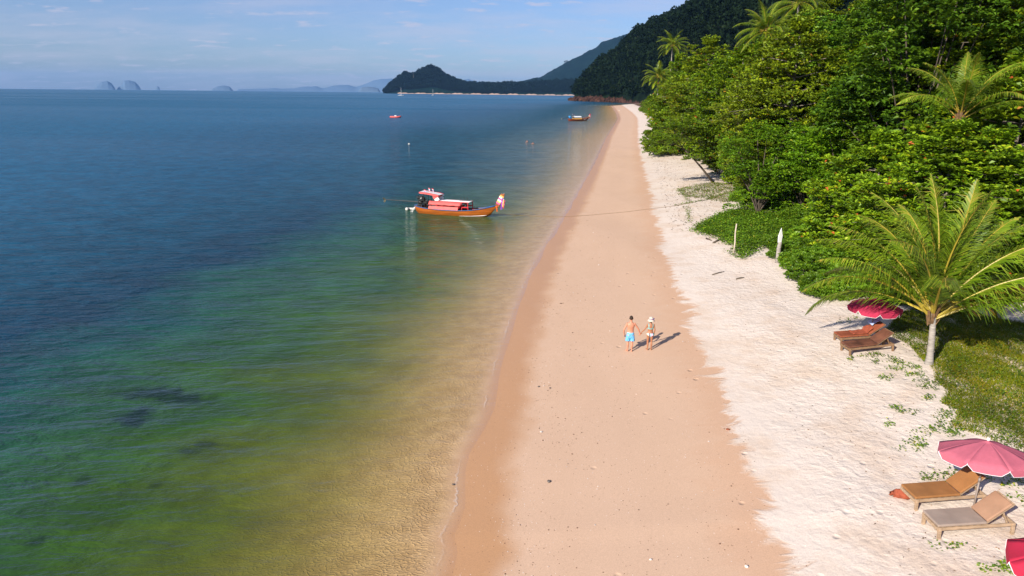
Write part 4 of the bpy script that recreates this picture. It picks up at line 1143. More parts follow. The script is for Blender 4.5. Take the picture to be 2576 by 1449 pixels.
# low cabin: roof boards, bleached awning flap, side boards, open front frame
c = MB()
for i in range(6): pass
for y0, mt in ((-.62, m_redpale), (-.37, m_white), (-.12, m_white), (.13, m_white), (.38, m_white), (.62, m_redpale)):
    b = MB(); b.box((4.35, y0, 1.50 + .05 * math.cos(y0 * 2.2)), (3.95, .235, .03)); b.build("roof_board", mt, boat)
fl = MB(); n_ = 14
Vf, Ff = [], []
for i in range(n_ + 1):
    x = 1.72 + 3.75 * i / n_; w_ = .03 * math.sin(i * 1.9)
    for (y, z) in ((-.70, 1.50), (-.82, 1.42), (-.95, 1.28 + w_ * .5), (-1.02, 1.12 + w_)): Vf.append((x, y + w_ * .3, z))
fo_ = obj("awning_flap", np_mesh("awning_flap", Vf, grid_faces(n_ + 1, 4), m_redpale, smooth=True), boat)
so_ = fo_.modifiers.new("thickness", 'SOLIDIFY'); so_.thickness = 0.015
Vf = [(x, -y, z) for (x, y, z) in Vf]
fo_ = obj("awning_flap", np_mesh("awning_flap", Vf, grid_faces(n_ + 1, 4), m_redpale, smooth=True), boat); fo_.modifiers.new("thickness", 'SOLIDIFY').thickness = 0.015
for sd_ in (-1, 1):
    b = MB(); b.bar((1.70, sd_ * .93, .80), (5.15, sd_ * .93, .82), .03, .34, up=(0, sd_ * -0.35, 1)); b.build("side_board", m_redpale, boat)
    for x, mt in ((1.9, m_redp), (3.2, m_redp), (4.4, m_redp), (5.5, m_redp), (6.28, m_redp)):
        p_ = MB(); p_.bar((x, sd_ * .72, .35), (x + (.03 if x < 6 else -.06), sd_ * .72, 1.50), .07, .07); p_.build("cabin_post", mt, boat)
    p_ = MB(); p_.bar((5.5, sd_ * .72, .98), (6.25, sd_ * .72, 1.0), .04, .12); p_.build("cabin_rail", m_redp, boat)
    p_ = MB(); p_.bar((4.9, sd_ * .88, .60), (5.5, sd_ * .72, 1.25), .05, .1); p_.build("cabin_brace", m_redp, boat)
b = MB(); b.box((3.6, .45, .80), (3.1, .30, .42)); b.build("bench", m_redp, boat)
for x in (2.95, 3.5):
    b = MB(); b.box((x, .1, 1.12), (.34, .3, .2)); b.build("life_vest", m_orange, boat, bevel=.04)
# canopy over the helm: striped, bending down to the cabin roof on two legs
cz = [(-.02, 2.40), (.55, 2.36), (1.15, 2.30), (1.75, 2.22), (2.25, 2.12)]
for j in range(6):
    y0 = -.66 + .264 * j - .0; mt = m_red if j in (0, 5) else m_white
    b = MB()
    for i in range(4): b.bar((cz[i][0] + .55, y0, cz[i][1]), (cz[i + 1][0] + .55, y0, cz[i + 1][1]), .262, .035)
    b.build("canopy_strip", m_redpale if j == 0 else mt, boat)
for y0 in (-.62, .62):
    for k, (xa, za, xb, zb, mt) in enumerate([(2.74, 2.12, 2.86, 1.95, m_white if y0 > 0 else m_redpale), (2.45, 2.10, 2.62, 1.80, m_redpale if y0 < 0 else m_red), (2.62, 1.80, 2.84, 1.52, m_white)]):
        b = MB(); b.bar((xa, y0, za), (xb, y0, zb), .36, .04, up=(1, 0, .4)) if k == 0 else b.bar((xa - .15, y0, za), (xb - .15, y0, zb), .03, .62 - .05 * k, up=(1, 0, 0)); b.build("canopy_leg", mt, boat)
b = MB()
for i in range(4): b.bar((cz[i][0] + .55, -.80, cz[i][1] - .07), (cz[i + 1][0] + .55, -.80, cz[i + 1][1] - .07), .03, .15)
b.build("canopy_valance", m_redpale, boat)
for (x, y) in ((1.05, -.62), (1.38, -.62), (1.05, .62), (1.38, .62)):
    b = MB(); b.tube([(x, y, .5), (x - .06 + .12 * (x > 1.2) * 0, y, 2.32)], .032, 6); b.build("canopy_pole", m_steel, boat)
flag(boat, 1.0, -.4, 2.33, .34); flag(boat, 1.42, -.1, 2.3, .52, -.02); flag(boat, 1.62, .25, 2.28, .45, .04)
an = MB()
for (x, y) in ((5.05, .2), (5.5, .1), (5.75, .35)): an.bar((x - .14, y, 1.53), (x, y, 1.98), .02, .02); an.bar((x, y, 1.98), (x + .16, y, 1.62), .02, .02); an.bar((x, y, 1.98), (x + .02, y + .2, 1.6), .02, .02)
an.bar((4.9, .2, 1.57), (6.1, .35, 1.57), .03, .03)
an.build("folded_anchor", m_steel, boat)
rp = MB()
for k in range(7):
    rp.tube([(-.1 - .02 * k, -.35 + .08 * k, .76), (-.32 - .05 * k, -.45 + .1 * k, .45), (-.45 - .07 * k, -.4 + .1 * k, .12), (-.55 - .1 * k, -.3 + .1 * k, -.02)], .010, 4)
rp.build("stern_ropes", m_white, boat)
tag(boat, "wooden longtail boat with red awning and ribboned prow moored near the shore", "boat", "longtail boats")

boat2 = empty("longtail_boat")
place_boat(boat2, (1430.6, 304.2), (1477.6, 303.6))
hull_parts(boat2, m_hull2, False, m_hull)
prow_and_sash(boat2, [m_yellow, m_white, m_yellow, m_pink, m_red])
engine(boat2, m_tarpblue, 1.35, (-3.3, .85))
b = MB()
for i in range(7):
    a0, a1 = -.9 + .3 * i * .857, -.9 + .3 * (i + 1) * .857
    b.bar((3.9, math.sin((a0 + a1) / 2) * .95, 1.05 + .62 * math.cos((a0 + a1) / 2)), (3.9, math.sin((a0 + a1) / 2) * .95 + .001, 1.05 + .62 * math.cos((a0 + a1) / 2)), .01, .01)
b = MB()
for i in range(8):
    a = -1.0 + 2.0 * i / 7
    b.box((3.7, math.sin(a) * .95, 1.12 + .62 * math.cos(a)), (3.3, .30, .05), rot=Matrix.Rotation(-a * .8, 3, 'X'))
b.build("cabin_roof", m_white, boat2)
for sd_ in (-1, 1):
    b = MB(); b.bar((2.2, sd_ * .95, .85), (5.5, sd_ * .95, .85), .03, .42); b.build("side_board", m_yellow, boat2)
    for x in (2.2, 3.6, 5.3):
        b = MB(); b.bar((x, sd_ * .85, .5), (x, sd_ * .85, 1.5), .06, .06); b.build("cabin_post", m_white, boat2)
    b = MB()
    for i in range(7): b.bar((5.6 + .55 * i, sd_ * (.92 - .105 * i), .72 + .075 * i), (5.6 + .55 * i, sd_ * (.92 - .105 * i), 1.02 + .085 * i), .05, .05)
    b.bar((5.6, sd_ * .92, 1.02), (9.0, sd_ * .27, 1.5), .05, .05); b.build("bow_rail", m_hull, boat2)
lt = MB()
for i in range(9):
    x = 6.5 + .19 * i; bb = np.interp(x, [q[0] for q in STN], [q[1] for q in STN])
    lt.bar((x, -bb * .93 - .035, .30 + .05 * i), (x + .02, -bb * .96 - .04, .48 + .05 * i + .05 * (i % 3)), .03, .07, up=(1, 0, 0))
    lt.bar((x - .05, -bb * .94 - .035, .31 + .05 * i), (x + .12, -bb * .92 - .035, .33 + .05 * i), .03, .04)
lt.build("hull_lettering", m_white, boat2)
flag(boat2, 2.2, -.2, 1.7, .6, .1); flag(boat2, 1.7, .1, 1.2, 1.5)
tag(boat2, "red-brown longtail boat with white roof and blue engine cover far up the shore", "boat", "longtail boats")

# floats, far craft
def floating(name, label, cat, px, py, shapes, group=None, z=0.0):
    q = on_z(px, py); e = empty(name, (q.x, q.y, z))
    for (nm, mb_, mt) in shapes: mb_.build(nm, mt, e, True)
    return tag(e, label, cat, group)
b = MB(); b.ball((0, 0, .10), (.2, .2, .2)); k_ = MB(); k_.tube([(0, 0, .28), (0, 0, .38)], .04, 6)
floating("round_float", "round white mooring float behind the stern of the near boat", "float", 1024, 528.5, [("ball", b, m_foam), ("eye", k_, m_steel)])
b = MB(); b.rings([((0, 0, .0), .05, .05)], 4) if False else b.tube([(-.42, 0, .08), (-.36, 0, .08), (.36, 0, .08), (.42, 0, .08)], [.06, .15, .15, .06], 10)
k_ = MB(); k_.tube([(.42, 0, .08), (.8, 0, .0)], .015, 4)
floating("long_float", "long white foam float beside the round one behind the near boat", "float", 1036, 527.5, [("drum", b, m_foam), ("line", k_, m_rope)])
b = MB(); b.ball((0, 0, .10), (.25, .25, .23)); k_ = MB(); k_.tube([(0, 0, .30), (0, 0, .42)], .05, 6)
floating("white_buoy", "small white buoy alone on the open water left of the swimmers", "buoy", 1029, 363.5, [("ball", b, m_foam), ("eye", k_, m_steel)])
# red inflatable dinghy
e = empty("red_dinghy"); q = on_z(993, 296); e.location = (q.x, q.y, 0)
b = MB(); b.tube([(-2.2, -.8, .35), (1.4, -.8, .35), (2.6, -.35, .5), (2.9, 0, .55), (2.6, .35, .5), (1.4, .8, .35), (-2.2, .8, .35)], .38, 8); b.build("tube", m_redpale, e, True)
b = MB(); b.box((-.2, 0, .2), (4.2, 1.3, .1)); b.build("floor", m_redp, e)
b = MB(); b.box((.4, 0, .85), (.9, .7, .5)); b.build("console", m_white, e, bevel=.05)
tag(e, "small red dinghy with a white console alone on the deep blue water", "dinghy")
def yacht(px, py, s, rz, label):
    q = on_z(px, py); e = empty("sailboat", (q.x, q.y, -(q.x ** 2 + q.y ** 2) / (2 * EARTH)), rz)
    V = []
    st = [(-5.5, 1.3, 1.0), (-3, 1.7, 1.0), (1, 1.6, 1.1), (4, .8, 1.3), (5.8, .06, 1.5)]
    for x, bb, zs in st:
        for k in range(-4, 5):
            t = k / 4; V.append((x * s, bb * s * math.sin(t * 1.57), s * (-.3 + (zs + .3) * abs(t) ** 2)))
    obj("hull", np_mesh("hull", V, grid_faces(5, 9), m_white, smooth=True), e)
    b = MB(); b.box((-.5 * s, 0, 1.25 * s), (5 * s, 1.6 * s, .7 * s), taper=.8); b.box((0, 0, .95 * s), (9 * s, 2 * s, .1 * s)); b.build("cabin", m_white, e)
    b = MB(); b.tube([(.6 * s, 0, s), (.6 * s, 0, 15 * s)], [.22 * s, .16 * s], 6); b.build("mast", m_white, e)
    b = MB(); b.tube([(.6 * s, 0, 2.4 * s), (-4.4 * s, 0, 2.6 * s)], .25 * s, 6); b.build("boom", m_blue, e)
    tag(e, label, "sailboat", "sailboats anchored in the bay")
yacht(1008.5, 240.5, 1.5, 0.3, "white sailboat anchored off the tip of the wooded peninsula")
yacht(1089, 240.0, 1.35, 1.35, "sailboat seen end-on with a tall mast off the middle of the bay")

# ---- mooring rope from the bow up the sand
rp = MB()
bw = boat.matrix_basis @ Vector((9.3, 0, 1.0))
q1, q2 = on_z(1296, 541), hit(1352, 543.5)
pts = [bw, bw + (q1 - bw) * .15 + Vector((0, 0, -.55)), bw + (q1 - bw) * .35 + Vector((0, 0, -.35)), q1 + Vector((0, 0, .02))]
for (px, py) in [(1340, 543), (1385, 544.5), (1430, 545), (1480, 542), (1530, 537.5), (1580, 533), (1610, 529), (1660, 523), (1700, 518), (1735, 512), (1790, 500)]:
    h = hit(px, py); pts.append(h + Vector((0, 0, .035)))
rp.tube(pts, .018, 5)
tag(rp.build("mooring_rope", m_rope, None, True), "long rope running from the boat's bow across the sand to the creeping vines", "rope")

# ------------------------------------------------------------------ loungers, parasols, towels
m_teak = simple("weathered_teak", (0.36, 0.25, 0.16), rough=0.8, var=0.3, scale=3, stretch=(1, 6, 6))
m_teakdark = simple("dark_teak", (0.22, 0.13, 0.07), rough=0.8, var=0.3, scale=3, stretch=(1, 6, 6))
m_cush_tan = simple("tan_cushion", (0.29, 0.128, 0.042), rough=0.75, var=0.14, scale=2.5, bump=.012)
m_cush_grey = simple("grey_taupe_cushion", (0.30, 0.23, 0.185), rough=0.75, var=0.12, scale=2.5, bump=.012)
m_cush_pale = simple("pale_tan_cushion", (0.34, 0.195, 0.12), rough=0.75, var=0.12, scale=2.5, bump=.012)
m_cush_rust = simple("rust_cushion", (0.25, 0.068, 0.030), rough=0.75, var=0.25, scale=2.5, bump=.012)
m_cush_brown = simple("brown_worn_cushion", (0.13, 0.050, 0.028), rough=0.75, var=0.45, scale=2.2, bump=.012)
m_towel_rust = simple("rust_towel", (0.30, 0.072, 0.035), rough=0.95, var=0.2, scale=9, bump=.02)
m_towel_blue = simple("pale_blue_towel", (0.42, 0.50, 0.72), rough=0.95, var=0.1, scale=9, bump=.02)

def lounger(foot, rear, seat, back, label, wood, L=2.02, ang=37, flatf=1.28):
    """foot: picture point of the near foot leg on the sand, rear: of the near rear leg; local -y is the near side"""
    a = hit(*foot); b = hit(*rear)
    d = b - a; rz = math.atan2(d.y, d.x)
    e = empty("sun_lounger", a, rz)
    e.rotation_euler = (0, -math.atan2(d.z, math.hypot(d.x, d.y)), rz)
    W = 0.68
    f = MB()
    for y in (.02, W - .02):
        f.box((L / 2, y, .285), (L + .06, .05, .085))
    f.box((.0, W / 2, .285), (.05, W - .09, .085)); f.box((L, W / 2, .285), (.05, W - .09, .085))
    f.build("frame", wood, e, bevel=.006)
    for (x, y) in ((0.0, -.0), (0.0, W), (L, 0.0), (L, W)):
        g = MB(); g.box((x + (.035 if x < 1 else -.035) - .0, y + (.0 if y < .1 else .0), .10), (.075, .075, .50)); g.build("leg", wood, e, bevel=.006)
    for i in range(7):
        g = MB(); g.box((.12 + i * .19, W / 2, .342), (.09, W - .04, .022)); g.build("slat", wood, e)
    t = math.tan(R(ang)); bl = .84; ca, sa = math.cos(R(ang)), math.sin(R(ang))
    for y in (.045, W - .045):
        g = MB(); g.bar((flatf, y, .36), (flatf + bl * ca, y, .36 + bl * sa), .05, .045); g.build("backrest_rail", wood, e, bevel=.005)
    g = MB(); g.bar((flatf + bl * ca, 0.02, .36 + bl * sa), (flatf + bl * ca, W - .02, .36 + bl * sa), .06, .045, up=(-sa, 0, ca)); g.build("backrest_rail", wood, e, bevel=.005)
    for i in range(5):
        k = .12 + i * .15
        g = MB(); g.bar((flatf + k * ca, .07, .36 + k * sa), (flatf + k * ca, W - .07, .36 + k * sa), .09, .02, up=(-sa, 0, ca)); g.build("slat", wood, e)
    for y in (.1, W - .1):
        g = MB(); g.bar((flatf + .55 * ca, y, .33 + .55 * sa), (flatf + .62, y, .25), .035, .04); g.build("back_prop", wood, e)
    c = MB(); c.box((flatf / 2 - .01, W / 2, .395), (flatf + .02, W + .03, .075)); c.build("seat_cushion", seat, e, bevel=.028)
    c = MB()
    c.bar((flatf + .03 - .04 * sa, W / 2, .40 + .0 + .03 * ca), (flatf + .03 + (bl - .06) * ca - .04 * sa, W / 2, .40 + (bl - .06) * sa + .03 * ca), W - .02, .07, up=(-sa, 0, ca))
    c.build("back_cushion", back, e, bevel=.028)
    tag(e, label, "sun lounger", "wooden sun loungers in pairs under parasols")
    return e
lB = lounger((2357.5, 1355.7), (2551, 1343), m_cush_grey, m_cush_pale, "sun lounger with grey seat pad and pale tan back pad, nearest to the camera", m_teak)
lA = lounger((2300.6, 1283.3), (2478, 1270), m_cush_tan, m_cush_tan, "sun lounger with tan pads under the pink parasol", m_teak)
lD = lounger((2136, 895), (2258, 881.5), m_cush_brown, m_cush_brown, "empty brown worn sun lounger, front one of the pair under the crimson parasol", m_teakdark, ang=33)
lC = lounger((2114, 868), (2222, 861), m_cush_rust, m_cush_rust, "sun lounger with a rust towel on it, rear one under the crimson parasol", m_teakdark, ang=33)

def cloth(name, pts_fn, nu, nv, mat, label, cat, mw, thick=0.02, seed=1, amp=0.02):
    r_ = np.random.default_rng(seed); V = []
    for i in range(nu):
        for j in range(nv):
            p_ = mw @ Vector(pts_fn(i / (nu - 1), j / (nv - 1)))
            V.append((p_.x + r_.normal(0, amp * .4), p_.y + r_.normal(0, amp * .4), p_.z + abs(r_.normal(0, amp))))
    o = obj(name, np_mesh(name, V, grid_faces(nu, nv), mat, smooth=True))
    s = o.modifiers.new("thickness", 'SOLIDIFY'); s.thickness = thick; s.offset = 1
    sb = o.modifiers.new("smooth", 'SUBSURF'); sb.levels = 1; sb.render_levels = 1
    return tag(o, label, cat)
ang = R(33)
def on_seat(x, y, up=.015):
    if x < 1.28: return (x, y, .435 + up)
    k = x - 1.28
    return (1.28 + k * math.cos(ang) - .07 * math.sin(ang), y, .45 + k * math.sin(ang) + .07 + up)
bpy.context.view_layer.update()
cloth("towel", lambda u, v: on_seat(.60 + .95 * u, .05 + .58 * v), 14, 8, m_towel_rust, "rust coloured towel spread over the rear lounger under the crimson parasol", "towel", lC.matrix_world, seed=2, amp=.03)
cloth("towel", lambda u, v: on_seat(1.62 + .52 * u, .28 + .50 * v, .03 + .03 * math.sin(u * 5)), 9, 8, m_towel_blue, "pale blue towel hung over the back of the rear lounger", "towel", lC.matrix_world, seed=3, amp=.025)
q = hit(2262, 1251)
b = MB(); rr = np.random.default_rng(2)
for ctr, rad in (((.12, 0, .13), (.22, .2, .16)), ((-.02, .05, .10), (.14, .15, .12)), ((.25, -.05, .20), (.10, .12, .10)), ((-.14, .10, .07), (.10, .07, .05))): b.ball(ctr, rad, 10, 7)
b.v = [tuple(np.array(v) + rr.normal(0, .02, 3)) for v in b.v]
bag = b.build("beach_bag", m_towel_rust, None, True); bag.location = q
tag(bag, "crumpled rust coloured beach bag on the sand at the foot of the tan lounger", "bag")

m_par_pink = simple("faded_pink_canvas", (0.60, 0.155, 0.21), rough=0.8, var=0.05, scale=8)
m_par_crim = simple("crimson_canvas", (0.48, 0.032, 0.085), rough=0.8, var=0.08, scale=8)
m_par_red = simple("bright_red_canvas", (0.62, 0.03, 0.075), rough=0.8, var=0.05, scale=8)
m_trim = simple("white_trim", (0.8, 0.8, 0.8), rough=0.7, var=0.03)
m_pole = simple("grey_pole", (0.24, 0.19, 0.16), rough=0.5, spec=0.5)
def canvas_translucent(m, colr, f=0.25):
    n, l = m.node_tree.nodes, m.node_tree.links
    o = [k for k in n if k.type == 'OUTPUT_MATERIAL'][0]; p = [k for k in n if k.type == 'BSDF_PRINCIPLED'][0]
    t = n.new('ShaderNodeBsdfTranslucent'); t.inputs['Color'].default_value = (*colr, 1)
    mx = n.new('ShaderNodeMixShader'); mx.inputs[0].default_value = f
    l.new(p.outputs[0], mx.inputs[1]); l.new(t.outputs[0], mx.inputs[2]); l.new(mx.outputs[0], o.inputs[0])
for m_, c_ in ((m_par_pink, (.6, .15, .2)), (m_par_crim, (.5, .02, .05)), (m_par_red, (.6, .03, .07))): canvas_translucent(m_, c_)

def parasol(base, H, Rr, rise, mat, label, rot=0.0, tilt=0.0):
    e = empty("beach_parasol", base, rot)
    p_ = MB(); p_.tube([(0, 0, -.3), (0, 0, H * .42)], .026, 8); p_.tube([(0, 0, H * .40), (0, 0, H + .02)], .020, 8); p_.tube([(0, 0, H * .38), (0, 0, H * .44)], .036, 8)
    p_.build("pole", m_pole, e, True)
    cp = MB(); cp.ball((0, 0, H + .05), (.045, .045, .05), 8, 6); cp.build("finial", m_white, e, True)
    n_ = 8; zr = H - rise
    hubp = Vector((0, 0, H))
    TM = Matrix.Rotation(tilt, 3, Matrix.Rotation(-rot, 3, 'Z') @ Vector((1, 0, 0)))
    def TL(p): return hubp + TM @ (Vector(p) - hubp)
    for k in range(n_):
        a0 = 2 * math.pi * k / n_; a1 = 2 * math.pi * (k + 1) / n_
        A = Vector((math.cos(a0) * Rr, math.sin(a0) * Rr, zr)); B = Vector((math.cos(a1) * Rr, math.sin(a1) * Rr, zr))
        g = 6; V = []; F = []
        for i in range(g + 1):
            t = i / g
            for j in range(g + 1):
                s = j / g
                q_ = hubp.lerp(A.lerp(B, s), t)
                q_.z += 0.10 * math.sin(t * math.pi) * rise * 1.2 - 0.03 * math.sin(s * math.pi) * t
                V.append(tuple(q_))
        nv = len(V)
        V = [tuple(TL(p)) for p in V]
        # valance with notched corners
        vl = 0.17; rowA = []
        for j in range(g + 1):
            s = j / g; top = Vector(V[g * (g + 1) + j])
            inset = 0.0
            notch = 1.0 if 0.06 < s < 0.94 else 0.12
            outw = Vector((top.x, top.y, 0)).normalized() * .015
            V.append(tuple(top + outw + Vector((0, 0, -vl * notch))))
        F = [tuple(f) for f in grid_faces(g + 2, g + 1)]
        o = obj("canopy_panel", np_mesh("canopy_panel", V, np.array(F), mat), e)
        for kk in range(len(o.data.polygons) - g): o.data.polygons[kk].use_smooth = True
        sm = o.modifiers.new("thickness", 'SOLIDIFY'); sm.thickness = .006
        tm = MB(); tm.tube([V[g * (g + 1)]] + V[nv:] + [V[g * (g + 1) + g]], .009, 5); tm.build("trim", m_trim, o)
        rb = MB(); rb.tube([(0, 0, H - .06), TL((A.x * .99, A.y * .99, zr - .01))], .008, 5); rb.build("rib", m_steel, e)
        sb = MB(); sb.tube([(0, 0, H - .55), TL((A.x * .5, A.y * .5, zr + (H - zr) * .5 - .03))], .007, 5); sb.build("strut", m_steel, e)
    tag(e, label, "parasol", "beach parasols beside the loungers")
    return e
b1 = hit(2449.6, 1273.4); parasol(b1, 2.05, 1.20, .38, m_par_pink, "faded pink parasol with a white edge over the tan lounger", .62, R(-8))
b2 = hit(2188, 854); parasol(b2, 1.98, 1.16, .42, m_par_crim, "crimson parasol half covered by the big palm's fronds", .5)
tq = ray(2716, 1370); 
hub = Vector((0, 0, CAM_H)) + tq * ((1.5 + 1.98 - CAM_H) / tq.z)
parasol((hub.x, hub.y, gz(hub.x, hub.y)), 1.98, 1.22, .44, m_par_red, "bright red parasol cut off by the bottom right corner", .62)

# ------------------------------------------------------------------ people
m_skin_m = simple("fair_skin", (0.55, 0.235, 0.145), rough=0.5, spec=0.35, var=0.08, scale=7)  # even fair reddish tone of the skin itself
m_skin_w = simple("tanned_skin", (0.36, 0.155, 0.08), rough=0.45, spec=0.4, var=0.08, scale=7)
m_hair = simple("brown_hair", (0.035, 0.020, 0.013), rough=0.7, var=0.4, scale=40, bump=.01)
m_short = simple("light_blue_shorts", (0.14, 0.42, 0.72), rough=0.8, var=0.10, scale=9, bump=.03)
m_waist = simple("pale_waistband", (0.36, 0.60, 0.80), rough=0.8)
m_mint = simple("mint_bikini", (0.20, 0.48, 0.46), rough=0.7, var=0.08)
m_straw = simple("white_straw", (0.58, 0.49, 0.40), rough=0.9, var=0.15, scale=25, bump=.01)
m_bow = simple("purple_ribbon", (0.16, 0.10, 0.22), rough=0.7)
m_print, n, l = new_mat("printed_bikini")
o = N(n, 'ShaderNodeOutputMaterial'); p = N(n, 'ShaderNodeBsdfPrincipled'); p.inputs['Roughness'].default_value = .7
tcx = n.new('ShaderNodeTexCoord'); sx = n.new('ShaderNodeSeparateXYZ'); l.new(tcx.outputs['Object'], sx.inputs[0])
fx = math_n(n, l, 'ADD', math_n(n, l, 'MULTIPLY', sx.outputs[0], 2.6), math_n(n, l, 'MULTIPLY', noise_n(n, l, tcx.outputs['Object'], 25, 2), .12))
l.new(ramp_n(n, l, math_n(n, l, 'ADD', fx, .42), [(0.0, (.72, .60, .42)), (.27, (.76, .68, .5)), (.30, (.05, .03, .12)), (.40, (.10, .06, .2)), (.43, (.40, .62, .66)), (.56, (.34, .55, .60)), (.59, (.74, .64, .72)), (.66, (.55, .2, .55)), (.72, (.74, .7, .74)), (.8, (.2, .5, .5))]), p.inputs['Base Color'])
l.new(p.outputs[0], o.inputs[0])

def hand(mb, wrist, dirv, palm_n, side, curl=0.5, sc=1.0):
    """palm and five fingers; dirv along the hand, palm_n palm normal, side towards the thumb"""
    w = Vector(wrist); d_ = Vector(dirv).normalized(); pn = Vector(palm_n); pn = (pn - d_ * pn.dot(d_)).normalized(); th = d_.cross(pn).normalized() * side
    mb.tube([w, w + d_ * .03 * sc, w + d_ * .085 * sc], [.026 * sc, .034 * sc, .036 * sc], 8)
    for i, (o_, ln) in enumerate([(.030, .072), (.010, .080), (-.010, .074), (-.029, .058)]):
        b_ = w + d_ * .080 * sc + th * o_ * sc
        c1 = curl * .7; c2 = curl * 1.5
        k1 = b_ + (d_ * math.cos(c1) + pn * math.sin(c1)) * ln * .5 * sc
        k2 = k1 + (d_ * math.cos(c2) + pn * math.sin(c2)) * ln * .5 * sc
        mb.tube([b_, k1, k2], [.0105 * sc, .0098 * sc, .0085 * sc], 6)
    t0 = w + d_ * .025 * sc + th * .026 * sc
    mb.tube([t0, t0 + (d_ * .7 + th * .7).normalized() * .038 * sc, t0 + (d_ * .95 + th * .45 + pn * .3).normalized() * .072 * sc], [.014 * sc, .012 * sc, .010 * sc], 6)

def realise(mb, name, mat, parent, voxel, smooth_it=4, smooth=True):
    o = mb.build(name, mat, None)
    r_ = o.modifiers.new("remesh", 'REMESH'); r_.mode = 'VOXEL'; r_.voxel_size = voxel
    s_ = o.modifiers.new("smooth", 'SMOOTH'); s_.iterations = smooth_it; s_.factor = .5
    dg = bpy.context.evaluated_depsgraph_get()
    me = bpy.data.meshes.new_from_object(o.evaluated_get(dg))
    old = o.data; o.modifiers.clear(); o.data = me; bpy.data.meshes.remove(old); me.name = name
    me.polygons.foreach_set('use_smooth', [smooth] * len(me.polygons))
    o.parent = parent
    return o

def shell_from(body, name, mat, parent, pred, offset=.006):
    """garment: copy of the body faces inside a region, lifted off the skin"""
    me = body.data; nv = len(me.vertices)
    co = np.empty(nv * 3, np.float32); me.vertices.foreach_get('co', co); co = co.reshape(-1, 3)
    no = np.array([v.normal[:] for v in me.vertices])
    ok = pred(co, no)
    faces = [tuple(p_.vertices) for p_ in me.polygons if all(ok[i] for i in p_.vertices)]
    used = sorted({i for f in faces for i in f}); mp_ = {v: i for i, v in enumerate(used)}
    m2 = bpy.data.meshes.new(name); m2.from_pydata([tuple(co[i] + no[i] * offset) for i in used], [], [tuple(mp_[i] for i in f) for f in faces])
    m2.materials.append(mat); m2.polygons.foreach_set('use_smooth', [True] * len(faces)); m2.update()
    o = obj(name, m2, parent)
    s = o.modifiers.new("thickness", 'SOLIDIFY'); s.thickness = .006; s.offset = 0
    return o

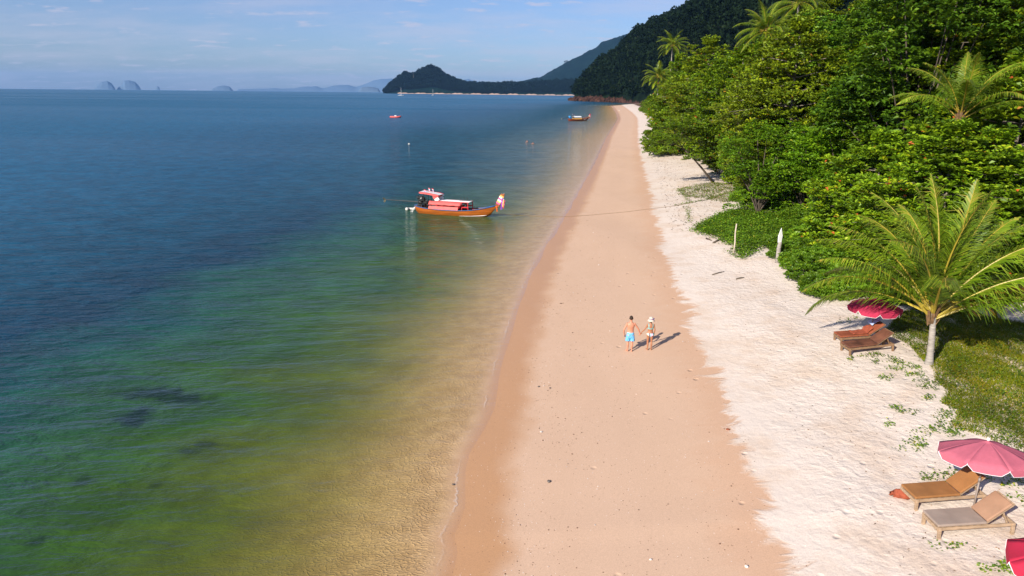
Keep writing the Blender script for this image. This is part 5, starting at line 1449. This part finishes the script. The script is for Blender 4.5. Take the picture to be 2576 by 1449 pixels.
def figure(h, sw, hipw, waist, arms, feet, hands, hd=1.0, female=False):
    """standing figure facing +y, built from lofted rings and tapering limbs, later fused into one surface. h = height"""
    b = MB(); k = h / 1.8
    fx = (feet[0][0] + feet[1][0]) / 2
    ch = .105 * k if not female else .098 * k
    b.rings([((fx, 0.005, .78 * k), hipw * .62, .085 * k), ((fx, 0, .84 * k), hipw * .96, .110 * k), ((fx, -.012, .90 * k), hipw, .118 * k), ((fx, -.006, .97 * k), hipw * .96, .108 * k), ((fx, .004, 1.07 * k), waist, .092 * k), ((fx, .0, 1.18 * k), waist * 1.06, .098 * k),
             ((fx, -.006, 1.30 * k), sw * .86, ch * 1.08), ((fx, -.008, 1.39 * k), sw * .93, ch), ((fx, -.004, 1.445 * k), sw * .82, .085 * k), ((fx, 0, 1.485 * k), sw * .45, .068 * k), ((fx, .006, 1.52 * k), .060 * k, .060 * k), ((fx, .012, 1.60 * k), .056 * k, .058 * k)], 20)
    hc = (fx, .025, 1.685 * k)
    b.ball(hc, (.074 * k * hd, .094 * k * hd, .118 * k * hd), 16, 12)
    b.ball((fx, .075 * k, 1.635 * k), (.050 * k, .045 * k, .050 * k), 10, 8)
    b.tube([(fx, .115 * k, 1.70 * k), (fx, .140 * k, 1.665 * k), (fx, .118 * k, 1.655 * k)], [.008, .014, .008], 6)
    b.tube([(fx - .022, .122 * k, 1.625 * k), (fx + .022, .122 * k, 1.625 * k)], [.008, .008], 6)
    for s in (-1, 1): b.ball((fx + s * .076 * k * hd, .018, 1.675 * k), (.012, .024, .032), 8, 6)
    for s in (-1, 1):  # shoulder blades and buttocks
        b.ball((fx + s * .075 * k, -.055 * k, 1.33 * k), (.055 * k, .05 * k, .075 * k), 10, 8)
        b.ball((fx + s * hipw * .50, -.055 * k, .865 * k), (hipw * .50, .072 * k, .085 * k), 10, 8)
    for s, (el, wr) in zip((-1, 1), arms):
        sh = Vector((fx + s * sw * .88, -.002, 1.415 * k)); el = Vector(el); wr = Vector(wr)
        b.ball(tuple(sh), (.060 * k, .060 * k, .060 * k), 10, 8)
        ak = k * (0.86 if female else 1.0)
        b.tube([sh + Vector((-s * .03, 0, 0)), sh, sh.lerp(el, .35), el, el.lerp(wr, .3), wr], [.05 * ak, .054 * ak, .047 * ak, .038 * ak, .041 * ak, .026 * ak], 10)
    for s, (fxx, fy, toe) in zip((-1, 1), feet):
        hip = Vector((fx + s * hipw * .50, -.005, .84 * k)); an = Vector((fxx, fy, .075 * k)); kn = hip.lerp(an, .50) + Vector((s * .008, .018, 0))
        lk = k * (0.95 if female else 1.0)
        b.tube([hip + Vector((0, 0, .04)), hip + Vector((0, 0, -.06 * k)), hip.lerp(kn, .5), kn, kn.lerp(an, .33) + Vector((0, -.016, 0)), kn.lerp(an, .75), an], [.088 * lk, .090 * lk, .072 * lk, .054 * lk, .056 * lk, .038 * lk, .034 * lk], 12)
        tv = Vector((toe[0], toe[1], 0)).normalized()
        b.tube([an + tv * -.045 + Vector((0, 0, -.035 * k)), an + Vector((0, 0, -.028 * k)), an + tv * .08 + Vector((0, 0, -.045 * k)), an + tv * .15 + Vector((0, 0, -.055 * k)), an + tv * .185 + Vector((0, 0, -.058 * k))], [.030, .037, .034, .030, .016], 8)
        sdv = Vector((tv.y, -tv.x, 0))
        for t_ in range(5): 
            q_ = an + tv * (.165 - .008 * abs(t_ - 1)) + sdv * s * (-.026 + .013 * t_) + Vector((0, 0, -.060 * k))
            b.tube([q_, q_ + tv * (.032 - .003 * t_)], [.0095, .008], 6)
    for s, (el, wr), (dv, pn, sd_, cu) in zip((-1, 1), arms, hands): hand(b, wr, dv, pn, sd_, cu, k * (0.9 if female else 1.0))
    return b, fx, k

hm = (hit(1579.3, 883.2) + hit(1588.5, 884.0)) / 2
man = empty("person", hm, R(-3))
fb, fx, k = figure(1.80, .205, .165, .142, [((-.335, -.03, 1.10), (-.305, .06, .86)), ((.36, .03, 1.15), (.462, .10, .90))],
                   [(-.105, .02, (-.45, 1)), (.085, -.03, (.12, 1))], [((.15, .18, -1), (1, .1, .1), -1, 1.0), ((.10, .10, -1), (-.3, 1, .1), -1, 1.1)])
body = realise(fb, "body", m_skin_m, man, .0085)
shell_from(body, "hair", m_hair, man, lambda c, n_: (c[:, 2] > 1.655 + np.clip((c[:, 1] - .0) * .75, -.03, .2)) & (np.abs(c[:, 0] - fx) < .085) & (c[:, 2] > 1.63), .012)
s_ = MB()
s_.rings([((fx, 0, .74), .20, .135), ((fx, 0, .84), .190, .140), ((fx, -.01, .90), .182, .138), ((fx, 0, .985), .168, .122)], 20)
for s in (-1, 1): s_.rings([((fx + s * .115, .0, .555), .118, .125), ((fx + s * .112, .0, .62), .112, .122), ((fx + s * .10, 0, .76), .105, .128), ((fx + s * .09, 0, .84), .10, .13)], 16)
s_.v = [tuple(np.array(v) + np.array([0, .012 * math.sin(v[0] * 60 + v[2] * 25), 0])) for v in s_.v]
realise(s_, "swim_shorts", m_short, man, .010, 2)
wb = MB(); wb.rings([((fx, 0, .955), .1735, .127), ((fx, 0, .99), .1715, .125)], 24, cap=False); wo = wb.build("waistband", m_waist, man, True); wo.modifiers.new("t", 'SOLIDIFY').thickness = .008
tag(man, "bare-backed man in light blue swim shorts holding a woman's hand on the sand", "person", "couple walking on the beach")

hw = (hit(1626.0, 879.2) + hit(1639.6, 881.0)) / 2
woman = empty("person", hw, R(0))
woff = hw - hm
kx = 1.63 / 1.8
fb, fx, k = figure(1.63, .165, .165, .118, [((-.275, .02, 1.04), (-.408, .09, .87)), ((.215, -.02, 1.05), (.195, .05, .81))],
                   [(-.085, .0, (-.2, 1)), (.085, -.02, (.25, 1))], [((-.25, .10, -1), (.3, 1, .1), 1, 1.1), ((-.1, .1, -1), (-1, .2, 0), -1, .6)], female=True)
body = realise(fb, "body", m_skin_w, woman, .0085)
hh_ = MB(); hh_.ball((fx, .005, 1.53), (.075, .09, .09), 12, 8); hh_.ball((fx, -.05, 1.46), (.045, .04, .07), 8, 6); hh_.build("hair", m_hair, woman, True)
shell_from(body, "bikini_bottom", m_print, woman, lambda c, n_: (c[:, 2] < .885) & (c[:, 2] > np.where(c[:, 1] < .0, .705 + np.abs(c[:, 0] - fx) ** 1.3 * 1.15, .70 + np.abs(c[:, 0] - fx) * 1.05)) & (np.abs(c[:, 0] - fx) < .19), .006)
shell_from(body, "bikini_top", m_mint, woman, lambda c, n_: (((c[:, 2] > 1.085) & (c[:, 2] < 1.135) & (c[:, 1] < .02)) | ((np.abs(np.abs(c[:, 0] - fx) - .085 - (c[:, 2] - 1.1) * .07) < .021) & (c[:, 2] > 1.085) & (c[:, 2] < 1.36)) | ((c[:, 1] > .03) & (c[:, 2] > 1.07) & (c[:, 2] < 1.24))) & (np.abs(c[:, 0] - fx) < .158), .006)
ht = empty("sun_hat_pivot") if False else None
hb_ = MB(); HZ = 1.575
hb_.rings([((fx, -.02, HZ - .075), .175, .185), ((fx, -.01, HZ - .03), .145, .155), ((fx, 0, HZ), .100, .112), ((fx, 0, HZ + .05), .095, .108), ((fx, .0, HZ + .095), .082, .094), ((fx, 0, HZ + .118), .045, .055), ((fx, 0, HZ + .122), .01, .012)], 24, cap=False)
ho = hb_.build("sun_hat", m_straw, woman, True); ho.modifiers.new("t", 'SOLIDIFY').thickness = .008
hb_ = MB(); hb_.rings([((fx, 0, HZ + .004), .1035, .1155), ((fx, 0, HZ + .035), .1005, .1125)], 24, cap=False); hb_.ball((fx + .085, -.07, HZ + .03), (.05, .035, .03), 8, 6); hb_.ball((fx + .12, -.05, HZ + .045), (.04, .025, .025), 8, 6); hb_.build("hat_ribbon", m_bow, ho)
tag(woman, "woman in a white sun hat and mint bikini top holding a man's hand", "person", "couple walking on the beach")
# flip-flops in the man's free hand
bpy.context.view_layer.update()
q = man.matrix_world @ Vector((-.27, .075, .775))
ff = MB(); m_flip = simple("grey_flip_flop", (0.10, 0.11, 0.15), rough=0.7)
for s in (-1, 1):
    ff.bar((s * .018, -.12, .03), (s * .018 + .02, .14, -.06), .02, .09, up=(0, .3, 1)); ff.tube([(s * .03, -.02, .02), (s * .045, .04, .06), (s * .02, .09, -.02)], .006, 5)
fo_ = ff.build("flip_flops", m_flip, None, bevel=.006); fo_.location = q
tag(fo_, "pair of dark flip-flops carried in the man's left hand", "flip-flops")

# swimmers and far walkers
def swimmer(px, py, pose, label):
    q = on_z(px, py); e = empty("person", (q.x, q.y, 0), 0.6)
    b = MB()
    b.ball((0, 0, .30), (.09, .10, .125), 12, 8); b.rings([((0, 0, -.5), .17, .11), ((0, 0, -.1), .19, .11), ((0, 0, .08), .20, .10), ((0, 0, .15), .08, .07), ((0, 0, .22), .06, .06)], 14)
    b.tube([(.2, 0, .05), (.42, .12, .0), (.62, .2, .05)], [.055, .045, .03], 8); b.tube([(-.2, 0, .05), (-.45, .1, .02), (-.65, .05, .12 if pose else -.1)], [.055, .045, .03], 8)
    hand(b, (.62, .2, .05), (1, .2, 0), (0, 0, -1), 1, .2); hand(b, (-.65, .05, .12 if pose else -.1), (-1, .1, .1), (0, 0, -1), -1, .2)
    realise(b, "body", m_skin_m, e, .02, 2)
    if pose:
        h_ = MB(); h_.ball((0, -.02, .35), (.10, .11, .10), 10, 7); h_.build("hair", m_hair, e, True)
    tag(e, label, "person", "swimmers in the shallow sea")
swimmer(1326, 357.5, 0, "swimmer with only a bare head above the water, farther of two")
swimmer(1341, 361.5, 1, "dark-haired swimmer with arms spread, nearer of two")
def walker(px, py, mat, label, H=1.75, dark=None):
    q = hit(px, py); e = empty("person", q, 0.3)
    fb_, fx_, k_ = figure(H, .19, .16, .135, [((-.26, 0, 1.08), (-.25, .1, .85)), ((.26, 0, 1.08), (.27, .08, .85))], [(-.1, .12, (0, 1)), (.1, -.15, (0, 1))], [((0, .1, -1), (1, 0, 0), -1, .4), ((0, .1, -1), (-1, 0, 0), -1, .4)])
    bd = realise(fb_, "body", m_skin_m, e, .022, 2)
    shell_from(bd, "clothes", mat, e, lambda c, n_: (c[:, 2] > .5) & (c[:, 2] < 1.46) & (np.abs(c[:, 0]) < .21), .012)
    shell_from(bd, "hair", m_hair, e, lambda c, n_: c[:, 2] > 1.68, .015)
    tag(e, label, "person", "people far along the beach")
walker(1533.4, 273.0, simple("dark_clothes", (.05, .05, .07)), "tiny person in dark clothes at the water's edge far along the beach")
walker(1557.5, 282.0, simple("pale_clothes", (.65, .62, .55)), "tiny person in pale clothes walking on the far sand")
# ------------------------------------------------------------------ ground cover and small things
gr = np.random.default_rng(77)
def poly_world(pts): return np.array([[hit(*p).x, hit(*p).y] for p in pts])
def inside(P, poly):
    x, y = P[:, 0], P[:, 1]; c = np.zeros(len(P), bool); n_ = len(poly); j = n_ - 1
    for i in range(n_):
        xi, yi = poly[i]; xj, yj = poly[j]
        k = ((yi > y) != (yj > y)) & (x < (xj - xi) * (y - yi) / (yj - yi + 1e-12) + xi)
        c ^= k; j = i
    return c
def fill(poly, n_):
    lo, hi = poly.min(0), poly.max(0); out = []
    tot = 0
    while tot < n_:
        P = gr.uniform(lo, hi, (n_ * 2, 2)); P = P[inside(P, poly)]; out.append(P); tot += len(P)
    return np.concatenate(out)[:n_]
def blades(P, L, W, mat, name, label, lean=0.5):
    n_ = len(P); z = ground(P[:, 0], P[:, 1])
    B = np.stack([P[:, 0], P[:, 1], z - 0.01], -1)
    D = np.stack([gr.normal(0, lean, n_), gr.normal(0, lean, n_), np.ones(n_)], -1)
    Ls = L * gr.uniform(.5, 1.3, n_)
    V, F = leaf_quads(B, D, Ls, np.full(n_, W), gr, fold=0.1, wide=0.4)
    base = np.clip(0.5 + 0.28 * wob(P[:, 0], P[:, 1], 1.2) + gr.normal(0, .2, n_), 0, 1)
    o = obj(name, np_mesh(name, V, F, mat, attrs={'rnd': np.repeat(base, 4)}))
    return tag(o, label, kind='stuff')
def vine_clumps(C, per, spread, size, name, label, hgt=0.12, mat=None, dark=0.0):
    C = np.repeat(C, per, 0); n_ = len(C)
    P = C + gr.normal(0, spread, (n_, 2)); z = ground(P[:, 0], P[:, 1]) + np.abs(gr.normal(0, hgt, n_)) + .02
    Pt = np.stack([P[:, 0], P[:, 1], z], -1)
    a = gr.uniform(0, 6.28, n_); e = np.radians(gr.normal(15, 20, n_))
    D = np.stack([np.cos(a) * np.cos(e), np.sin(a) * np.cos(e), np.sin(e)], -1)
    V, F = leaf_quads(Pt, D, size * gr.uniform(.6, 1.3, n_), size * .9 * gr.uniform(.7, 1.2, n_), gr, fold=.15, wide=.5)
    o = obj(name, np_mesh(name, V, F, mat or m_vine, attrs={'rnd': np.repeat(np.clip(gr.uniform(0, 1, n_) ** 1.2 + dark, 0, 1), 4)}))
    return tag(o, label, kind='stuff')

LAWN = [(2225, 838), (2290, 870), (2318, 905), (2345, 925), (2352, 958), (2385, 985), (2368, 1015), (2410, 1035), (2392, 1075), (2440, 1088), (2500, 1110), (2576, 1160), (2640, 1200), (2700, 1100), (2700, 850), (2620, 822), (2500, 800), (2400, 775), (2300, 775), (2260, 790)]
lp = poly_world(LAWN)
# turf under the blades: thin sheet following the sand
m_turf = simple("turf", (0.045, 0.055, 0.012), rough=0.95, var=0.4, scale=2.5)
P = fill(lp, 80000)
keep = gr.uniform(0, 1, len(P)) < np.clip(0.72 + 0.55 * wob(P[:, 0], P[:, 1], 0.8) + .25 * wob(P[:, 0], P[:, 1], 0.3), .04, 1)
blades(P[keep], .17, .020, m_grass, "grass", "short green grass under the big palm and behind the parasols", .75)
vine_clumps(fill(lp, 900), 14, .13, .075, "creeping_vine", "round-leaved creeping vine growing through the grass", .08)
edge = []
for (px, py, n_) in [(2240, 930, 5), (2262, 915, 6), (2290, 925, 6), (2225, 950, 5), (2300, 945, 7), (2325, 958, 7), (2340, 975, 7), (2235, 905, 4), (2260, 1028, 7), (2290, 1045, 2), (2345, 1005, 5), (2385, 1040, 7), (2370, 1060, 6), (2345, 1085, 5), (2330, 1105, 5),
                 (2310, 1118, 4), (2285, 1135, 3), (2400, 1090, 7), (2420, 1085, 6), (2230, 1072, 3), (2415, 1200, 6), (2385, 1206, 5), (2340, 1210, 4), (2478, 1205, 6), (2530, 1180, 8), (2560, 1215, 8), (2568, 1262, 6), (2130, 905, 2), (2155, 902, 2), (2185, 900, 4), (2200, 912, 3),
                 (2165, 790, 3), (2150, 803, 3), (2130, 812, 2), (2148, 770, 2), (2205, 892, 4), (2550, 1430, 6), (2500, 1432, 5), (2400, 1375, 3)]:
    h = hit(px, py)
    for k in range(n_): edge.append((h.x + gr.normal(0, .22), h.y + gr.normal(0, .16)))
vine_clumps(np.array(edge), 13, .09, .075, "beach_vine", "scattered runners of green beach vine creeping out over the white sand", .05)
VINE = [(1748, 578), (1772, 562), (1800, 548), (1838, 532), (1900, 528), (1990, 545), (2060, 600), (2020, 640), (1975, 640), (1950, 628), (1925, 612), (1905, 628), (1870, 652), (1848, 640), (1858, 622), (1830, 612), (1800, 596), (1770, 592)]
vp = poly_world(VINE)
vine_clumps(fill(vp, 4200), 9, .30, .155, "ground_vine", "dense mat of bright green creeping vine reaching out onto the white sand", .18, m_shrub)
VIN2 = [(1700, 478), (1740, 466), (1790, 460), (1850, 466), (1870, 500), (1830, 510), (1770, 500), (1735, 497), (1712, 492)]
vine_clumps(fill(poly_world(VIN2), 900), 7, .25, .12, "dry_vine", "reddish and yellow-green low vines below the leaning tree", .06, m_vine, .22)
rn = []
for (a, b) in [((1700, 517), (1790, 500)), ((1715, 480), (1735, 512)), ((1790, 500), (1850, 480)), ((1735, 560), (1728, 520))]:
    for t in np.linspace(0, 1, 26):
        h = hit(a[0] + (b[0] - a[0]) * t, a[1] + (b[1] - a[1]) * t); rn.append((h.x, h.y))
vine_clumps(np.array(rn), 8, .18, .12, "vine_runner", "thin runners of vine on the sand beside the mooring rope", .04, m_vine, .15)

# fallen leaves, twigs, pebbles: nobody could count them
def litter(n_, region, size, mat, name, label, cols=(0, 1)):
    P = region(n_); z = ground(P[:, 0], P[:, 1]) + .012
    a = gr.uniform(0, 6.28, n_)
    D = np.stack([np.cos(a), np.sin(a), gr.normal(.1, .15, n_)], -1)
    V, F = leaf_quads(np.stack([P[:, 0], P[:, 1], z], -1), D, size * gr.uniform(.4, 1.5, n_), size * .5 * gr.uniform(.5, 1.2, n_), gr, fold=.3)
    o = obj(name, np_mesh(name, V, F, mat, attrs={'rnd': np.repeat(gr.uniform(*cols, n_), 4)}))
    return tag(o, label, kind='stuff')
m_litter = leaf_mat("dead_leaf", [(0.0, (0.05, 0.025, 0.015)), (0.6, (0.14, 0.06, 0.03)), (1.0, (0.28, 0.15, 0.07))], trans=0.05, spec=0.1)
def dry_region(n_):
    y = np.exp(gr.uniform(math.log(13), math.log(170), n_)); d_ = 11.5 + np.abs(gr.normal(0, 1, n_)) * 5.5
    return np.stack([shore_x(y) + d_, y], -1)
litter(1500, dry_region, .065, m_litter, "fallen_leaves", "dead brown leaves strewn over the white sand")
def front_region(n_):
    y = gr.uniform(60, 190, n_); d_ = 10.5 + np.abs(gr.normal(0, 1, n_)) * 3.2
    return np.stack([shore_x(y) + d_, y], -1)
litter(1500, front_region, .17, m_litter, "fallen_leaves", "reddish dead leaves on the sand in front of the leaning tree")
# pebbles and shell bits on the damp sand
PV = np.array([(1, 0, 0), (0, 1, 0), (-1, 0, 0), (0, -1, 0), (0, 0, .6), (0, 0, -.5)], float)
PF = np.array([(0, 1, 4), (1, 2, 4), (2, 3, 4), (3, 0, 4), (1, 0, 5), (2, 1, 5), (3, 2, 5), (0, 3, 5)])
m_peb = leaf_mat("pebble", [(0.0, (0.09, 0.05, 0.03)), (0.55, (0.20, 0.11, 0.07)), (0.6, (0.62, 0.50, 0.42)), (1.0, (0.72, 0.66, 0.60))], trans=0.0, rough=.7)
n_ = 5200
y = np.exp(gr.uniform(math.log(13), math.log(75), n_)); d_ = np.where(gr.uniform(0, 1, n_) < .6, np.abs(gr.normal(0, 1, n_)) * 1.7 + 1.4, gr.uniform(1, 10, n_))
X = shore_x(y) + d_; Z = ground(X, y)
keep = gr.uniform(0, 1, n_) < np.clip(.45 + .6 * wob(X, y, 1.1), .12, 1)
X, y, Z = X[keep], y[keep], Z[keep]; n_ = len(X)
s = .0105 * np.exp(gr.normal(0, .45, n_)) * (1 + y / 120)
V = (PV[None] * s[:, None, None] * gr.uniform(.6, 1.4, (n_, 6, 1)) + np.stack([X, y, Z + s * .2], -1)[:, None, :]).reshape(-1, 3)
F = (PF[None] + (np.arange(n_) * 6)[:, None, None]).reshape(-1, 3)
tag(obj("pebbles", np_mesh("pebbles", V, F, m_peb, attrs={'rnd': np.repeat(gr.uniform(0, 1, n_), 6)})), "small pebbles and shell bits scattered on the damp sand", kind='stuff')

m_stone = simple("dark_stone", (0.12, 0.10, 0.09), rough=.8, var=.5, scale=14, bump=.03)
m_shell = simple("pale_shell", (0.66, 0.60, 0.54), rough=.7, var=.2, scale=14, bump=.02)
def stone(px, py, s, mat, label, cat="stone", name="beach_stone"):
    h = hit(px, py); b = MB(); b.ball((0, 0, s * .25), (s, s * .75, s * .55), 9, 6)
    r_ = np.random.default_rng(int(px)); b.v = [tuple(np.array(v) * (1 + r_.normal(0, .09))) for v in b.v]
    o = b.build(name, mat, None, True); o.location = h; o.rotation_euler = (0, 0, px)
    tag(o, label, cat)
stone(1381, 1212, .075, m_stone, "dark speckled stone on the damp sand near the waterline")
stone(1355, 973, .06, m_stone, "dark stone, left one of two on the sand below the couple")
stone(1384, 976.5, .055, m_stone, "dark stone, right one of two on the sand below the couple")
stone(1878, 1426, .06, m_shell, "white shell lying on the sand at the bottom edge", "shell", "sea_shell")
stone(1637, 1408, .045, m_shell, "small white shell on the sand near the bottom centre", "shell", "sea_shell")
stone(1831, 1081, .07, m_cush_rust, "reddish brown husk at the edge of the dry sand", "husk", "coconut_husk")
stone(1140, 1219, .05, m_stone, "small dark stone in the thin water at the shore edge")

# driftwood and twigs on the dry sand
def stick(p0, p1, r_, label, lift=.03, name="driftwood"):
    a, b_ = hit(*p0), hit(*p1); m_ = (a + b_) / 2 + Vector((0, 0, lift * 2))
    b = MB(); b.tube([a + Vector((0, 0, lift)), m_, b_ + Vector((0, 0, lift))], [r_, r_ * .8, r_ * .4], 6)
    tag(b.build(name, m_bark_dark, None, True), label, "driftwood")
stick((1795, 612), (1812, 603), .10, "thick dark piece of driftwood on the sand below the vine mat")
stick((1777, 601), (1790, 606), .08, "short grey driftwood beside the thick dark piece")
stick((1792, 692), (1822, 684), .04, "long thin branch lying on the dry sand right of the couple's path")
stick((1852, 703), (1872, 699), .05, "short dark branch on the dry sand below the white post")
stick((1838, 628), (1856, 622), .06, "dark driftwood at the lower tip of the vine mat")
stick((2060, 1068), (2085, 1060), .02, "thin twig on the white sand left of the vines") if False else None

# posts and the pointed board
p0 = hit(1955, 661); e = empty("signpost", p0, .3)
b = MB(); b.tube([(0, 0, -.2), (.02, 0, .5), (0, 0, 1.0), (.05, 0, 1.42)], [.16, .15, .14, .12], 9); b.build("stump", m_palmtrunk, e, True)
b = MB()
V = [(-.13, -.02, 1.40), (.13, -.02, 1.40), (.17, -.02, 1.85), (0.02, -.02, 2.38), (-.15, -.02, 1.85)]; V += [(x, .02, z) for x, y_, z in V]
b.add(V, [(0, 1, 2, 3, 4), (9, 8, 7, 6, 5)] + [(i, i + 5, (i + 1) % 5 + 5, (i + 1) % 5) for i in range(5)]); b.build("pointed_board", m_white, e)
tag(e, "white pointed board on a grey stump at the edge of the leafy shrubs", "signpost")
p0 = hit(1845, 640); b = MB(); k_ = 57 / FPX
b.tube([(0, 0, -.2), (.03, 0, .9), (-.02, 0, 1.6), (.01, 0, 2.25)], [.06, .055, .05, .045], 7); o = b.build("bare_post", simple("pale_stick", (.5, .42, .33), rough=.9, var=.2), None, True); o.location = p0
tag(o, "thin bleached pole standing upright in the vine mat", "pole")
# teal cloth shelter under the trees
p0 = hit(1828, 437); e = empty("shade_shelter", p0, .4)
m_teal = simple("teal_cloth", (.16, .36, .32), rough=.7, var=.15)
b = MB(); b.rings([((0, 0, 1.1), 1.5, 1.2), ((0, 0, 1.55), 1.1, .9), ((0, 0, 1.85), .5, .4), ((0, 0, 1.95), .05, .05)], 12, cap=False); b.build("cloth", m_teal, e, True)
for x, y_ in ((-1.2, 0), (1.2, 0), (0, .9), (0, -.9)):
    b = MB(); b.tube([(x, y_, -.1), (x, y_, 1.2)], .03, 5); b.build("pole", m_steel, e)
tag(e, "teal cloth shelter half hidden under the trees behind the leaning tree", "shelter")
